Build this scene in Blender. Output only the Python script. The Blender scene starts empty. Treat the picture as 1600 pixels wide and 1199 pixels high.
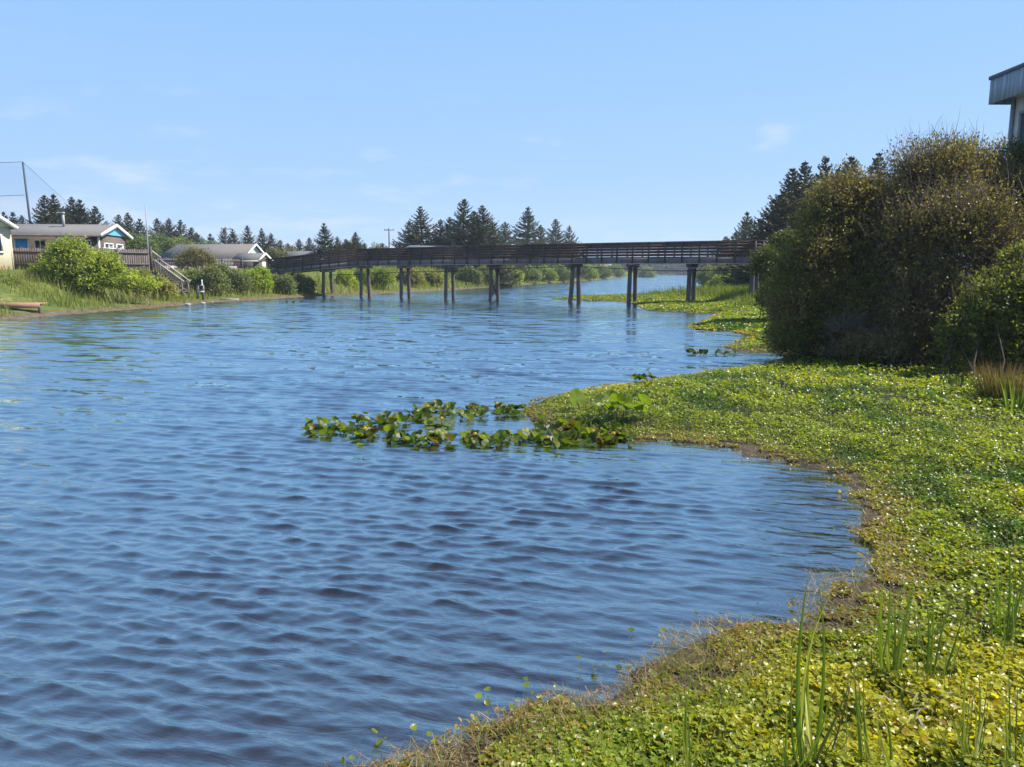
import bpy, math, random
import numpy as np
from mathutils import Vector

# ------------------------------------------------------------------ camera, sky, sun
SC = bpy.context.scene
COL = SC.collection
H = 2.38
TH = math.atan(174.5 / 1155.0)
cam_d = bpy.data.cameras.new('camera')
cam = bpy.data.objects.new('camera', cam_d)
COL.objects.link(cam)
cam_d.sensor_width = 36.0
cam_d.lens = 1155.0 / 1600.0 * 36.0
cam_d.clip_start = 0.05
cam_d.clip_end = 9000
cam.location = (0, 0, H)
cam.rotation_euler = (math.pi / 2 - TH, 0, 0)
SC.camera = cam

SUN_EL = math.radians(50)
SUN_AZ = math.atan2(1.0, 0.20)          # clockwise from +Y
sun_d = bpy.data.lights.new('sun', 'SUN')
sun_d.energy = 5.0
sun_d.angle = math.radians(0.53)
sun_d.color = (1.0, 0.95, 0.86)
sun = bpy.data.objects.new('sun', sun_d)
COL.objects.link(sun)
sd = Vector((math.sin(SUN_AZ) * math.cos(SUN_EL), math.cos(SUN_AZ) * math.cos(SUN_EL), math.sin(SUN_EL)))
sun.rotation_euler = sd.to_track_quat('Z', 'Y').to_euler()
sun.location = (40, 20, 60)

world = bpy.data.worlds.new("World")
SC.world = world
world.use_nodes = True
SC.view_settings.view_transform = 'Standard'
SC.view_settings.look = 'None'
SC.view_settings.exposure = 1.0
SC.view_settings.gamma = 1.0
SC.view_settings.use_curve_mapping = False


def N(nt, typ, **kw):
    n = nt.nodes.new(typ)
    for k, v in kw.items():
        if k.startswith('i_'):
            key = k[2:].replace('_', ' ')
            n.inputs[key].default_value = v
        else:
            setattr(n, k, v)
    return n


def build_world():
    nt = world.node_tree
    nt.nodes.clear()
    L = nt.links.new
    out = N(nt, 'ShaderNodeOutputWorld')
    bg = N(nt, 'ShaderNodeBackground', i_Strength=0.118)
    sky = N(nt, 'ShaderNodeTexSky')
    sky.sky_type = 'NISHITA'
    sky.sun_disc = False
    sky.sun_elevation = SUN_EL
    sky.sun_rotation = SUN_AZ
    sky.air_density = 1.0
    sky.dust_density = 0.25
    sky.ozone_density = 2.2
    tc = N(nt, 'ShaderNodeTexCoord')
    sep = N(nt, 'ShaderNodeSeparateXYZ')
    L(tc.outputs['Generated'], sep.inputs[0])
    # project the view direction on a cloud layer
    zc = N(nt, 'ShaderNodeMath', operation='ADD'); zc.inputs[1].default_value = 0.16
    L(sep.outputs['Z'], zc.inputs[0])
    dx = N(nt, 'ShaderNodeMath', operation='DIVIDE'); L(sep.outputs['X'], dx.inputs[0]); L(zc.outputs[0], dx.inputs[1])
    dy = N(nt, 'ShaderNodeMath', operation='DIVIDE'); L(sep.outputs['Y'], dy.inputs[0]); L(zc.outputs[0], dy.inputs[1])
    cb = N(nt, 'ShaderNodeCombineXYZ'); L(dx.outputs[0], cb.inputs[0]); L(dy.outputs[0], cb.inputs[1])
    n1 = N(nt, 'ShaderNodeTexNoise', i_Scale=2.6, i_Detail=6.0, i_Roughness=0.58)
    L(cb.outputs[0], n1.inputs['Vector'])
    n2 = N(nt, 'ShaderNodeTexNoise', i_Scale=0.55, i_Detail=2.0)
    L(cb.outputs[0], n2.inputs['Vector'])
    # clouds gather low on the left
    side = N(nt, 'ShaderNodeMapRange'); side.inputs[1].default_value = 0.45; side.inputs[2].default_value = -0.55
    side.inputs[3].default_value = -0.13; side.inputs[4].default_value = 0.085
    L(sep.outputs['X'], side.inputs[0])
    low = N(nt, 'ShaderNodeMapRange'); low.inputs[1].default_value = 0.26; low.inputs[2].default_value = 0.05
    low.inputs[3].default_value = -0.16; low.inputs[4].default_value = 0.075
    L(sep.outputs['Z'], low.inputs[0])
    s1 = N(nt, 'ShaderNodeMath', operation='ADD'); L(n1.outputs[0], s1.inputs[0]); L(side.outputs[0], s1.inputs[1])
    s2 = N(nt, 'ShaderNodeMath', operation='ADD'); L(s1.outputs[0], s2.inputs[0]); L(low.outputs[0], s2.inputs[1])
    n2s = N(nt, 'ShaderNodeMath', operation='MULTIPLY_ADD'); n2s.inputs[1].default_value = 0.35; n2s.inputs[2].default_value = -0.175
    L(n2.outputs[0], n2s.inputs[0])
    s3 = N(nt, 'ShaderNodeMath', operation='ADD'); L(s2.outputs[0], s3.inputs[0]); L(n2s.outputs[0], s3.inputs[1])
    # one small separate puff to the right
    vd = N(nt, 'ShaderNodeVectorMath', operation='DISTANCE'); vd.inputs[1].default_value = (0.318, 0.935, 0.158)
    L(tc.outputs['Generated'], vd.inputs[0])
    pf = N(nt, 'ShaderNodeMapRange', interpolation_type='SMOOTHSTEP'); pf.inputs[1].default_value = 0.055; pf.inputs[2].default_value = 0.0
    pf.inputs[3].default_value = 0.0; pf.inputs[4].default_value = 0.30
    L(vd.outputs['Value'], pf.inputs[0])
    s4 = N(nt, 'ShaderNodeMath', operation='ADD'); L(s3.outputs[0], s4.inputs[0]); L(pf.outputs[0], s4.inputs[1]); s3 = s4
    ramp = N(nt, 'ShaderNodeMapRange', interpolation_type='SMOOTHSTEP')
    ramp.inputs[1].default_value = 0.48; ramp.inputs[2].default_value = 0.84
    ramp.inputs[3].default_value = 0.0; ramp.inputs[4].default_value = 0.48
    L(s3.outputs[0], ramp.inputs[0])
    tint = N(nt, 'ShaderNodeMix', data_type='RGBA', blend_type='MULTIPLY')
    tint.inputs[0].default_value = 1.0
    tint.inputs[7].default_value = (0.92, 1.0, 1.10, 1)
    L(sky.outputs[0], tint.inputs[6])
    # clear maritime air: an even blue dome over the physical sky
    gr = N(nt, 'ShaderNodeValToRGB')
    e = gr.color_ramp.elements
    e[0].position = 0.0; e[0].color = (0.50, 0.68, 0.93, 1)
    e[1].position = 1.0; e[1].color = (0.15, 0.35, 0.80, 1)
    x = e.new(0.12); x.color = (0.39, 0.60, 0.95, 1)
    x = e.new(0.32); x.color = (0.305, 0.55, 0.96, 1)
    x = e.new(0.65); x.color = (0.28, 0.52, 0.97, 1)
    L(sep.outputs['Z'], gr.inputs[0])
    gm = N(nt, 'ShaderNodeMix', data_type='RGBA', blend_type='MULTIPLY'); gm.inputs[0].default_value = 1.0
    gm.inputs[7].default_value = (4.45, 4.5, 4.5, 1)
    L(gr.outputs[0], gm.inputs[6])
    blend = N(nt, 'ShaderNodeMix', data_type='RGBA'); blend.inputs[0].default_value = 0.93
    L(tint.outputs[2], blend.inputs[6]); L(gm.outputs[2], blend.inputs[7])
    mix = N(nt, 'ShaderNodeMix', data_type='RGBA')
    L(ramp.outputs[0], mix.inputs[0])
    L(blend.outputs[2], mix.inputs[6])
    mix.inputs[7].default_value = (3.5, 3.8, 4.5, 1)
    L(mix.outputs[2], bg.inputs['Color'])
    L(bg.outputs[0], out.inputs['Surface'])


build_world()

# ------------------------------------------------------------------ helpers
rng = np.random.default_rng(11)
random.seed(5)
CT, ST = math.cos(TH), math.sin(TH)


def ray(px, py):
    u = (px - 800.0) / 1155.0
    v = -(py - 599.5) / 1155.0
    d = np.array([u, CT + v * ST, -ST + v * CT])
    return d / d[1]


def P(px, py, Y):
    return np.array([0, 0, H]) + ray(px, py) * Y


def G(px, py, z=0.0):
    d = ray(px, py)
    return np.array([0, 0, H]) + d * ((z - H) / d[2])


def pxm(Y):
    return Y / 1155.0                    # metres per photo pixel at distance Y


def lat(ix, iy, seed):
    h = (ix * 374761393 + iy * 668265263 + seed * 974634777) & 0xFFFFFFFF
    h = ((h ^ (h >> 13)) * 1274126177) & 0xFFFFFFFF
    return ((h ^ (h >> 16)) & 0xFFFF) / 65535.0


def vnoise(x, y, seed=0):
    x = np.asarray(x, float); y = np.asarray(y, float)
    ix = np.floor(x).astype(np.int64); iy = np.floor(y).astype(np.int64)
    fx = x - ix; fy = y - iy
    fx = fx * fx * (3 - 2 * fx); fy = fy * fy * (3 - 2 * fy)
    a = lat(ix, iy, seed); b = lat(ix + 1, iy, seed)
    c = lat(ix, iy + 1, seed); d = lat(ix + 1, iy + 1, seed)
    return (a * (1 - fx) + b * fx) * (1 - fy) + (c * (1 - fx) + d * fx) * fy


def fbm(x, y, seed=0, o=3):
    s = 0; a = 0.5; t = 0
    for i in range(o):
        s = s + a * vnoise(x * 2 ** i + 17.3 * i, y * 2 ** i - 9.1 * i, seed + i); t += a; a *= 0.5
    return s / t


def unit(v):
    v = np.asarray(v, float)
    return v / np.maximum(np.linalg.norm(v, axis=-1, keepdims=True), 1e-9)


class MB:
    """collects faces and links them as ONE mesh object"""

    def __init__(self):
        self.V = []; self.F = {3: [], 4: []}; self.C = []; self.n = 0

    def add(self, v, f, col=None):
        v = np.asarray(v, float).reshape(-1, 3)
        f = np.asarray(f, np.int64)
        self.V.append(v)
        self.F[f.shape[1]].append(f + self.n)
        if col is None:
            col = (0.5, 0.5, 0.5)
        col = np.broadcast_to(np.asarray(col, float), v.shape)
        self.C.append(col)
        self.n += len(v)

    def box(self, c, size, u=(1, 0, 0), v=(0, 1, 0), w=(0, 0, 1)):
        c = np.asarray(c, float)
        u, v, w = np.asarray(u, float), np.asarray(v, float), np.asarray(w, float)
        s = [(-1, -1, -1), (1, -1, -1), (1, 1, -1), (-1, 1, -1), (-1, -1, 1), (1, -1, 1), (1, 1, 1), (-1, 1, 1)]
        p = [c + u * a * size[0] / 2 + v * b * size[1] / 2 + w * d * size[2] / 2 for a, b, d in s]
        self.add(p, [(0, 3, 2, 1), (4, 5, 6, 7), (0, 1, 5, 4), (1, 2, 6, 5), (2, 3, 7, 6), (3, 0, 4, 7)])

    def bar(self, p, q, wd, ht, up=(0, 0, 1)):
        p = np.asarray(p, float); q = np.asarray(q, float)
        u = q - p; l = np.linalg.norm(u); u = u / l
        v = np.cross(up, u); v = v / np.linalg.norm(v); w = np.cross(u, v)
        self.box((p + q) / 2, (l, wd, ht), u, v, w)

    def slab(self, pts, t):
        """4 corner points (counter-clockwise seen from outside), thickness t inwards"""
        p = [np.asarray(a, float) for a in pts]
        n = np.cross(p[1] - p[0], p[-1] - p[0]); n = n / np.linalg.norm(n)
        lo = [a - n * t for a in p]
        k = len(p)
        v = p + lo
        if k == 4:
            f = [(0, 1, 2, 3), (7, 6, 5, 4)] + [(i, i + 4, (i + 1) % 4 + 4, (i + 1) % 4) for i in range(4)]
            self.add(v, f)
        else:
            self.add(v, [(0, 1, 2), (5, 4, 3)])
            self.add(v, [(i, i + 3, (i + 1) % 3 + 3, (i + 1) % 3) for i in range(3)])

    def tubes(self, paths, radii, sides=5, col=None, cap=True):
        paths = np.asarray(paths, float)
        if paths.ndim == 2:
            paths = paths[None]
        Np, K, _ = paths.shape
        radii = np.broadcast_to(np.asarray(radii, float), (Np, K))
        tan = np.gradient(paths, axis=1)
        tan = unit(tan)
        ref = np.where(np.abs(tan[:, :1, 2:3]) > 0.9, np.array([1.0, 0, 0]), np.array([0, 0, 1.0]))
        a = unit(np.cross(tan, np.broadcast_to(ref, tan.shape)))
        b = np.cross(tan, a)
        ang = np.linspace(0, 2 * math.pi, sides, endpoint=False)
        v = paths[:, :, None, :] + radii[:, :, None, None] * (a[:, :, None, :] * np.cos(ang)[None, None, :, None] + b[:, :, None, :] * np.sin(ang)[None, None, :, None])
        base = (np.arange(Np) * K * sides)[:, None, None]
        k = np.arange(K - 1)[None, :, None] * sides
        s = np.arange(sides)[None, None, :]
        s2 = (s + 1) % sides
        f = np.stack([base + k + s, base + k + s2, base + k + sides + s2, base + k + sides + s], -1).reshape(-1, 4)
        if col is not None:
            col = np.asarray(col, float)
            if col.ndim == 2:
                col = np.repeat(col, K * sides, 0)
        n0 = self.n
        self.add(v.reshape(-1, 3), f, col)
        if cap and Np == 1 and sides >= 3:
            for ring, rev in ((0, True), (K - 1, False)):
                ids = [n0 + ring * sides + i for i in range(sides)]
                if rev: ids = ids[::-1]
                tri = [(ids[0], ids[i], ids[i + 1]) for i in range(1, sides - 1)]
                self.F[3].append(np.array(tri))

    def rhomb(self, pos, d, n, ln, wd, col, fold=0.0):
        """leaf quads: pos (N,3) base, d axis, n normal"""
        pos = np.asarray(pos, float); M = len(pos)
        d = unit(d); s = unit(np.cross(d, n)); nn = np.cross(s, d)
        ln = np.broadcast_to(np.asarray(ln, float), (M,))[:, None]; wd = np.broadcast_to(np.asarray(wd, float), (M,))[:, None]
        v = np.stack([pos, pos + d * ln * 0.5 + s * wd / 2 + nn * fold * wd, pos + d * ln, pos + d * ln * 0.5 - s * wd / 2 + nn * fold * wd], 1)
        f = np.arange(M)[:, None] * 4 + np.arange(4)[None]
        self.add(v.reshape(-1, 3), f, np.repeat(np.broadcast_to(np.asarray(col, float), (M, 3)), 4, 0))

    def discs(self, pos, n, r, col, k=8, cup=0.15, notch=True):
        pos = np.asarray(pos, float); M = len(pos)
        n = unit(n)
        a = unit(np.cross(n, rng.normal(size=(M, 3)))); b = np.cross(n, a)
        ang = np.linspace(0.15 if notch else 0, 2 * math.pi - (0.15 if notch else 2 * math.pi / k), k)
        r = np.broadcast_to(np.asarray(r, float), (M,))
        rr = r[:, None] * (1 + rng.normal(0, 0.09, (M, k)))
        lift = r[:, None] * cup * (0.5 + rng.random((M, k)))
        rim = pos[:, None] + a[:, None] * (rr * np.cos(ang))[..., None] + b[:, None] * (rr * np.sin(ang))[..., None] + n[:, None] * lift[..., None]
        v = np.concatenate([pos[:, None], rim], 1)
        i = np.arange(k if not notch else k - 1)
        t = np.stack([np.zeros_like(i), i + 1, (i + 1) % k + 1], -1)
        f = (np.arange(M)[:, None, None] * (k + 1) + t[None]).reshape(-1, 3)
        self.add(v.reshape(-1, 3), f, np.repeat(np.broadcast_to(np.asarray(col, float), (M, 3)), k + 1, 0))

    def blades(self, base, tip, wd, bend, col, tipcol=None):
        """grass blades: 2-segment tapering strips"""
        base = np.asarray(base, float); tip = np.asarray(tip, float); M = len(base)
        ax = tip - base
        th = rng.random(M) * math.pi
        s = np.stack([np.cos(th), np.sin(th), np.zeros(M)], -1)
        wd = np.broadcast_to(np.asarray(wd, float), (M,))[:, None]
        mid = base + ax * 0.55 + bend
        v = np.stack([base - s * wd / 2, base + s * wd / 2, mid + s * wd * 0.42, mid - s * wd * 0.42, tip], 1)
        o = np.arange(M)[:, None] * 5
        n0 = self.n
        c = np.broadcast_to(np.asarray(col, float), (M, 3))
        tc = c if tipcol is None else np.broadcast_to(np.asarray(tipcol, float), (M, 3))
        cc = np.stack([c, c, (c + tc) / 2, (c + tc) / 2, tc], 1).reshape(-1, 3)
        self.add(v.reshape(-1, 3), o + np.array([[0, 1, 2, 3]]), cc)
        self.F[3].append(n0 + o + np.array([[3, 2, 4]]))

    def build(self, name, mat, parent=None, loc=None, smooth=False):
        me = bpy.data.meshes.new(name)
        V = np.concatenate(self.V) if self.V else np.zeros((0, 3))
        off = np.zeros(3)
        if parent is not None:
            p = parent
            while p is not None:
                off = off + np.array(p.location); p = p.parent
        if loc is not None:
            loc = np.asarray(loc, float)
        else:
            loc = np.zeros(3)
        V = V - off - loc
        f3 = np.concatenate(self.F[3]).reshape(-1, 3) if self.F[3] else np.zeros((0, 3), int)
        f4 = np.concatenate(self.F[4]).reshape(-1, 4) if self.F[4] else np.zeros((0, 4), int)
        me.vertices.add(len(V)); me.vertices.foreach_set('co', V.astype(np.float32).ravel())
        loops = np.concatenate([f4.ravel(), f3.ravel()])
        me.loops.add(len(loops)); me.loops.foreach_set('vertex_index', loops.astype(np.int32))
        tot = np.concatenate([np.full(len(f4), 4), np.full(len(f3), 3)])
        st = np.concatenate([[0], np.cumsum(tot)[:-1]]) if len(tot) else np.zeros(0)
        me.polygons.add(len(tot)); me.polygons.foreach_set('loop_start', st.astype(np.int32))
        if smooth:
            me.polygons.foreach_set('use_smooth', np.ones(len(tot), bool))
        C = np.concatenate(self.C)
        at = me.color_attributes.new('col', 'FLOAT_COLOR', 'POINT')
        at.data.foreach_set('color', np.concatenate([C, np.ones((len(C), 1))], 1).astype(np.float32).ravel())
        me.update(calc_edges=True)
        me.materials.append(mat)
        o = bpy.data.objects.new(name, me)
        COL.objects.link(o)
        if parent is not None:
            o.parent = parent
        o.location = loc
        return o


def tag(o, label=None, cat=None, group=None, kind=None):
    if label: o['label'] = label
    if cat: o['category'] = cat
    if group: o['group'] = group
    if kind: o['kind'] = kind
    return o


def thing(name, label, cat, loc=(0, 0, 0), group=None):
    o = bpy.data.objects.new(name, None)
    COL.objects.link(o)
    o.location = [float(a) for a in loc]
    o.empty_display_size = 0.2
    return tag(o, label, cat, group)


# ------------------------------------------------------------------ materials
def new_mat(name):
    m = bpy.data.materials.new(name)
    m.use_nodes = True
    m.node_tree.nodes.clear()
    return m, m.node_tree, m.node_tree.links.new


def mat_noise(name, c1, c2, scale=8.0, rough=0.8, stretch=(1, 1, 1), bump=0.15, detail=5.0, spec=0.3, metal=0.0):
    m, nt, L = new_mat(name)
    out = N(nt, 'ShaderNodeOutputMaterial')
    b = N(nt, 'ShaderNodeBsdfPrincipled', i_Roughness=rough, i_Metallic=metal)
    b.inputs['Specular IOR Level'].default_value = spec
    tc = N(nt, 'ShaderNodeTexCoord'); mp = N(nt, 'ShaderNodeMapping')
    mp.inputs['Scale'].default_value = stretch
    L(tc.outputs['Object'], mp.inputs[0])
    n = N(nt, 'ShaderNodeTexNoise', i_Scale=scale, i_Detail=detail, i_Roughness=0.65)
    L(mp.outputs[0], n.inputs['Vector'])
    r = N(nt, 'ShaderNodeMapRange'); r.inputs[1].default_value = 0.32; r.inputs[2].default_value = 0.68
    L(n.outputs[0], r.inputs[0])
    n2 = N(nt, 'ShaderNodeTexNoise', i_Scale=scale * 0.13, i_Detail=3.0)
    L(tc.outputs['Object'], n2.inputs['Vector'])
    mx = N(nt, 'ShaderNodeMix', data_type='RGBA')
    mx.inputs[6].default_value = (*c1, 1); mx.inputs[7].default_value = (*c2, 1)
    L(r.outputs[0], mx.inputs[0])
    hs = N(nt, 'ShaderNodeHueSaturation')
    vr = N(nt, 'ShaderNodeMapRange'); vr.inputs[3].default_value = 0.72; vr.inputs[4].default_value = 1.28
    geo = N(nt, 'ShaderNodeNewGeometry')
    av = N(nt, 'ShaderNodeMath', operation='MULTIPLY_ADD'); av.inputs[1].default_value = 0.45
    L(geo.outputs['Random Per Island'], av.inputs[0]); 
    m2 = N(nt, 'ShaderNodeMath', operation='MULTIPLY'); m2.inputs[1].default_value = 0.55
    L(n2.outputs[0], m2.inputs[0]); L(m2.outputs[0], av.inputs[2])
    L(av.outputs[0], vr.inputs[0]); L(vr.outputs[0], hs.inputs['Value'])
    L(mx.outputs[2], hs.inputs['Color'])
    L(hs.outputs[0], b.inputs['Base Color'])
    if bump:
        bp = N(nt, 'ShaderNodeBump', i_Strength=bump, i_Distance=0.02)
        L(n.outputs[0], bp.inputs['Height']); L(bp.outputs[0], b.inputs['Normal'])
    L(b.outputs[0], out.inputs[0])
    return m


def mat_leaf(name, rough=0.4, transl=0.35, spec=0.5, tmul=(1.5, 1.6, 0.7), var=0.35):
    m, nt, L = new_mat(name)
    out = N(nt, 'ShaderNodeOutputMaterial')
    at = N(nt, 'ShaderNodeAttribute', attribute_name='col')
    geo = N(nt, 'ShaderNodeNewGeometry')
    vr = N(nt, 'ShaderNodeMapRange'); vr.inputs[3].default_value = 1 - var; vr.inputs[4].default_value = 1 + var
    L(geo.outputs['Random Per Island'], vr.inputs[0])
    hs = N(nt, 'ShaderNodeHueSaturation')
    L(at.outputs['Color'], hs.inputs['Color']); L(vr.outputs[0], hs.inputs['Value'])
    b = N(nt, 'ShaderNodeBsdfPrincipled', i_Roughness=rough)
    b.inputs['Specular IOR Level'].default_value = spec
    L(hs.outputs[0], b.inputs['Base Color'])
    tr = N(nt, 'ShaderNodeBsdfTranslucent')
    tm = N(nt, 'ShaderNodeMix', data_type='RGBA', blend_type='MULTIPLY'); tm.inputs[0].default_value = 1
    tm.inputs[7].default_value = (*tmul, 1)
    L(hs.outputs[0], tm.inputs[6]); L(tm.outputs[2], tr.inputs['Color'])
    mx = N(nt, 'ShaderNodeMixShader', i_Fac=transl)
    L(b.outputs[0], mx.inputs[1]); L(tr.outputs[0], mx.inputs[2]); L(mx.outputs[0], out.inputs[0])
    return m


def mat_glass_pane(name, c=(0.02, 0.03, 0.04)):
    m, nt, L = new_mat(name)
    out = N(nt, 'ShaderNodeOutputMaterial')
    b = N(nt, 'ShaderNodeBsdfPrincipled', i_Roughness=0.03)
    b.inputs['Base Color'].default_value = (*c, 1)
    b.inputs['Specular IOR Level'].default_value = 0.8
    n = N(nt, 'ShaderNodeTexNoise', i_Scale=1.5)
    bp = N(nt, 'ShaderNodeBump', i_Strength=0.03, i_Distance=0.02)
    L(n.outputs[0], bp.inputs['Height']); L(bp.outputs[0], b.inputs['Normal'])
    L(b.outputs[0], out.inputs[0])
    return m


def mat_water():
    m, nt, L = new_mat('pond_water')
    out = N(nt, 'ShaderNodeOutputMaterial')
    tc = N(nt, 'ShaderNodeTexCoord')
    m1 = N(nt, 'ShaderNodeMapping'); m1.inputs['Rotation'].default_value = (0, 0, 0.26)
    L(tc.outputs['Object'], m1.inputs[0])
    mp = N(nt, 'ShaderNodeMapping'); mp.inputs['Scale'].default_value = (0.26, 1.0, 1.0)
    L(m1.outputs[0], mp.inputs[0])
    n1 = N(nt, 'ShaderNodeTexNoise', i_Scale=7.5, i_Detail=5.0, i_Roughness=0.6, i_Distortion=0.4)
    L(mp.outputs[0], n1.inputs['Vector'])
    b1 = N(nt, 'ShaderNodeBump', i_Strength=0.7, i_Distance=0.022)
    L(n1.outputs[0], b1.inputs['Height'])
    # wind chop: slopes taken straight from a vector noise, fading in where the mesh waves fade out
    n2 = N(nt, 'ShaderNodeTexNoise', i_Scale=3.0, i_Detail=4.0, i_Roughness=0.5)
    L(mp.outputs[0], n2.inputs['Vector'])
    sub = N(nt, 'ShaderNodeVectorMath', operation='SUBTRACT'); sub.inputs[1].default_value = (0.5, 0.55, 0.5)   # lee faces, towards the near bank, are the steeper ones
    L(n2.outputs['Color'], sub.inputs[0])
    mul = N(nt, 'ShaderNodeVectorMath', operation='MULTIPLY'); mul.inputs[1].default_value = (0.36, 1.15, 0.0)
    L(sub.outputs[0], mul.inputs[0])
    sp = N(nt, 'ShaderNodeSeparateXYZ'); L(tc.outputs['Object'], sp.inputs[0])
    fr = N(nt, 'ShaderNodeMapRange'); fr.inputs[1].default_value = 4; fr.inputs[2].default_value = 16
    fr.inputs[3].default_value = 0.12; fr.inputs[4].default_value = 1.0
    L(sp.outputs['Y'], fr.inputs[0])
    # patches of stronger and weaker wind
    n3 = N(nt, 'ShaderNodeTexNoise', i_Scale=0.10, i_Detail=3.0); L(mp.outputs[0], n3.inputs['Vector'])
    g3 = N(nt, 'ShaderNodeMapRange'); g3.inputs[1].default_value = 0.35; g3.inputs[2].default_value = 0.65; g3.inputs[3].default_value = 0.6; g3.inputs[4].default_value = 1.25
    L(n3.outputs[0], g3.inputs[0])
    fm = N(nt, 'ShaderNodeMath', operation='MULTIPLY'); L(fr.outputs[0], fm.inputs[0]); L(g3.outputs[0], fm.inputs[1])
    sc = N(nt, 'ShaderNodeVectorMath', operation='SCALE'); L(mul.outputs[0], sc.inputs[0]); L(fm.outputs[0], sc.inputs['Scale'])
    ad = N(nt, 'ShaderNodeVectorMath', operation='ADD'); L(b1.outputs[0], ad.inputs[0]); L(sc.outputs[0], ad.inputs[1])
    nr = N(nt, 'ShaderNodeVectorMath', operation='NORMALIZE'); L(ad.outputs[0], nr.inputs[0])
    lw = N(nt, 'ShaderNodeLayerWeight'); L(nr.outputs[0], lw.inputs['Normal'])
    pw = N(nt, 'ShaderNodeMath', operation='POWER'); pw.inputs[1].default_value = 1.65; L(lw.outputs['Facing'], pw.inputs[0])
    fc = N(nt, 'ShaderNodeMath', operation='MULTIPLY_ADD'); fc.inputs[1].default_value = 0.95; fc.inputs[2].default_value = 0.025
    L(pw.outputs[0], fc.inputs[0])
    d = N(nt, 'ShaderNodeBsdfDiffuse'); d.inputs['Color'].default_value = (0.018, 0.013, 0.010, 1)
    g = N(nt, 'ShaderNodeBsdfGlossy'); g.inputs['Roughness'].default_value = 0.05; g.inputs['Color'].default_value = (0.80, 0.97, 1.0, 1)
    L(nr.outputs[0], g.inputs['Normal'])
    mx = N(nt, 'ShaderNodeMixShader'); L(fc.outputs[0], mx.inputs[0]); L(d.outputs[0], mx.inputs[1]); L(g.outputs[0], mx.inputs[2])
    L(mx.outputs[0], out.inputs[0])
    return m


def mat_ground():
    m, nt, L = new_mat('ground_soil')
    out = N(nt, 'ShaderNodeOutputMaterial')
    at = N(nt, 'ShaderNodeAttribute', attribute_name='col')
    tc = N(nt, 'ShaderNodeTexCoord')
    n = N(nt, 'ShaderNodeTexNoise', i_Scale=3.0, i_Detail=8.0, i_Roughness=0.7)
    L(tc.outputs['Object'], n.inputs['Vector'])
    vr = N(nt, 'ShaderNodeMapRange'); vr.inputs[1].default_value = 0.3; vr.inputs[2].default_value = 0.7
    vr.inputs[3].default_value = 0.5; vr.inputs[4].default_value = 1.5
    L(n.outputs[0], vr.inputs[0])
    hs = N(nt, 'ShaderNodeHueSaturation'); L(at.outputs['Color'], hs.inputs['Color']); L(vr.outputs[0], hs.inputs['Value'])
    b = N(nt, 'ShaderNodeBsdfPrincipled', i_Roughness=0.9)
    b.inputs['Specular IOR Level'].default_value = 0.15
    L(hs.outputs[0], b.inputs['Base Color'])
    bp = N(nt, 'ShaderNodeBump', i_Strength=0.6, i_Distance=0.05)
    L(n.outputs[0], bp.inputs['Height']); L(bp.outputs[0], b.inputs['Normal'])
    L(b.outputs[0], out.inputs[0])
    return m


def mat_net():
    m, nt, L = new_mat('net_mesh')
    out = N(nt, 'ShaderNodeOutputMaterial')
    t = N(nt, 'ShaderNodeBsdfTransparent'); d = N(nt, 'ShaderNodeBsdfDiffuse')
    d.inputs[0].default_value = (0.02, 0.03, 0.04, 1)
    mx = N(nt, 'ShaderNodeMixShader', i_Fac=0.09)
    L(t.outputs[0], mx.inputs[1]); L(d.outputs[0], mx.inputs[2]); L(mx.outputs[0], out.inputs[0])
    return m


M = {}
M['leaf'] = mat_leaf('shrub_leaf', 0.46, 0.40, 0.16)
M['pad'] = mat_leaf('pennywort_leaf', 0.32, 0.45, 0.24, (1.6, 1.5, 0.35), 0.32)
M['needle'] = mat_leaf('spruce_needles', 0.75, 0.15, 0.12, (1.3, 1.3, 0.8), 0.4)
M['blade'] = mat_leaf('reed_blade', 0.45, 0.45, 0.4, (1.5, 1.6, 0.6), 0.25)
M['lily'] = mat_leaf('lily_leaf', 0.42, 0.42, 0.22, (1.7, 1.9, 0.5), 0.3)
M['petal'] = mat_leaf('lily_petal', 0.5, 0.3, 0.3, (1.1, 1.1, 0.7), 0.15)
M['twig'] = mat_leaf('twig_bark', 0.8, 0.0, 0.2, (1, 1, 1), 0.4)
M['bark'] = mat_noise('tree_bark', (0.06, 0.045, 0.035), (0.12, 0.10, 0.085), 6, 0.9, (1, 1, 0.2))
M['bridge_wood'] = mat_noise('red_brown_timber', (0.042, 0.026, 0.022), (0.080, 0.054, 0.048), 5, 0.75, (1, 1, 1))
M['girder'] = mat_noise('grey_brown_beam', (0.085, 0.070, 0.070), (0.14, 0.12, 0.12), 2, 0.8, (1, 1, 0.3))
M['pile'] = mat_noise('weathered_pile', (0.050, 0.040, 0.038), (0.12, 0.10, 0.09), 4, 0.85, (1, 1, 0.15))
M['black'] = mat_noise('black_cable', (0.012, 0.012, 0.014), (0.02, 0.02, 0.022), 3, 0.6)
M['greypipe'] = mat_noise('grey_conduit', (0.30, 0.30, 0.31), (0.38, 0.38, 0.39), 3, 0.5)
M['shingle'] = mat_noise('grey_shingle', (0.085, 0.082, 0.080), (0.16, 0.15, 0.145), 9, 0.9, (1, 3, 3))
M['shingle_dark'] = mat_noise('dark_shingle', (0.095, 0.085, 0.078), (0.15, 0.137, 0.125), 6, 0.9, (1, 3, 3))
M['white'] = mat_noise('white_paint', (0.55, 0.55, 0.53), (0.66, 0.66, 0.64), 3, 0.6)
M['cream'] = mat_noise('cream_stucco', (0.42, 0.37, 0.26), (0.50, 0.45, 0.33), 5, 0.85)
M['blue'] = mat_noise('bright_blue_paint', (0.03, 0.24, 0.62), (0.05, 0.30, 0.70), 2, 0.6)
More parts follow.
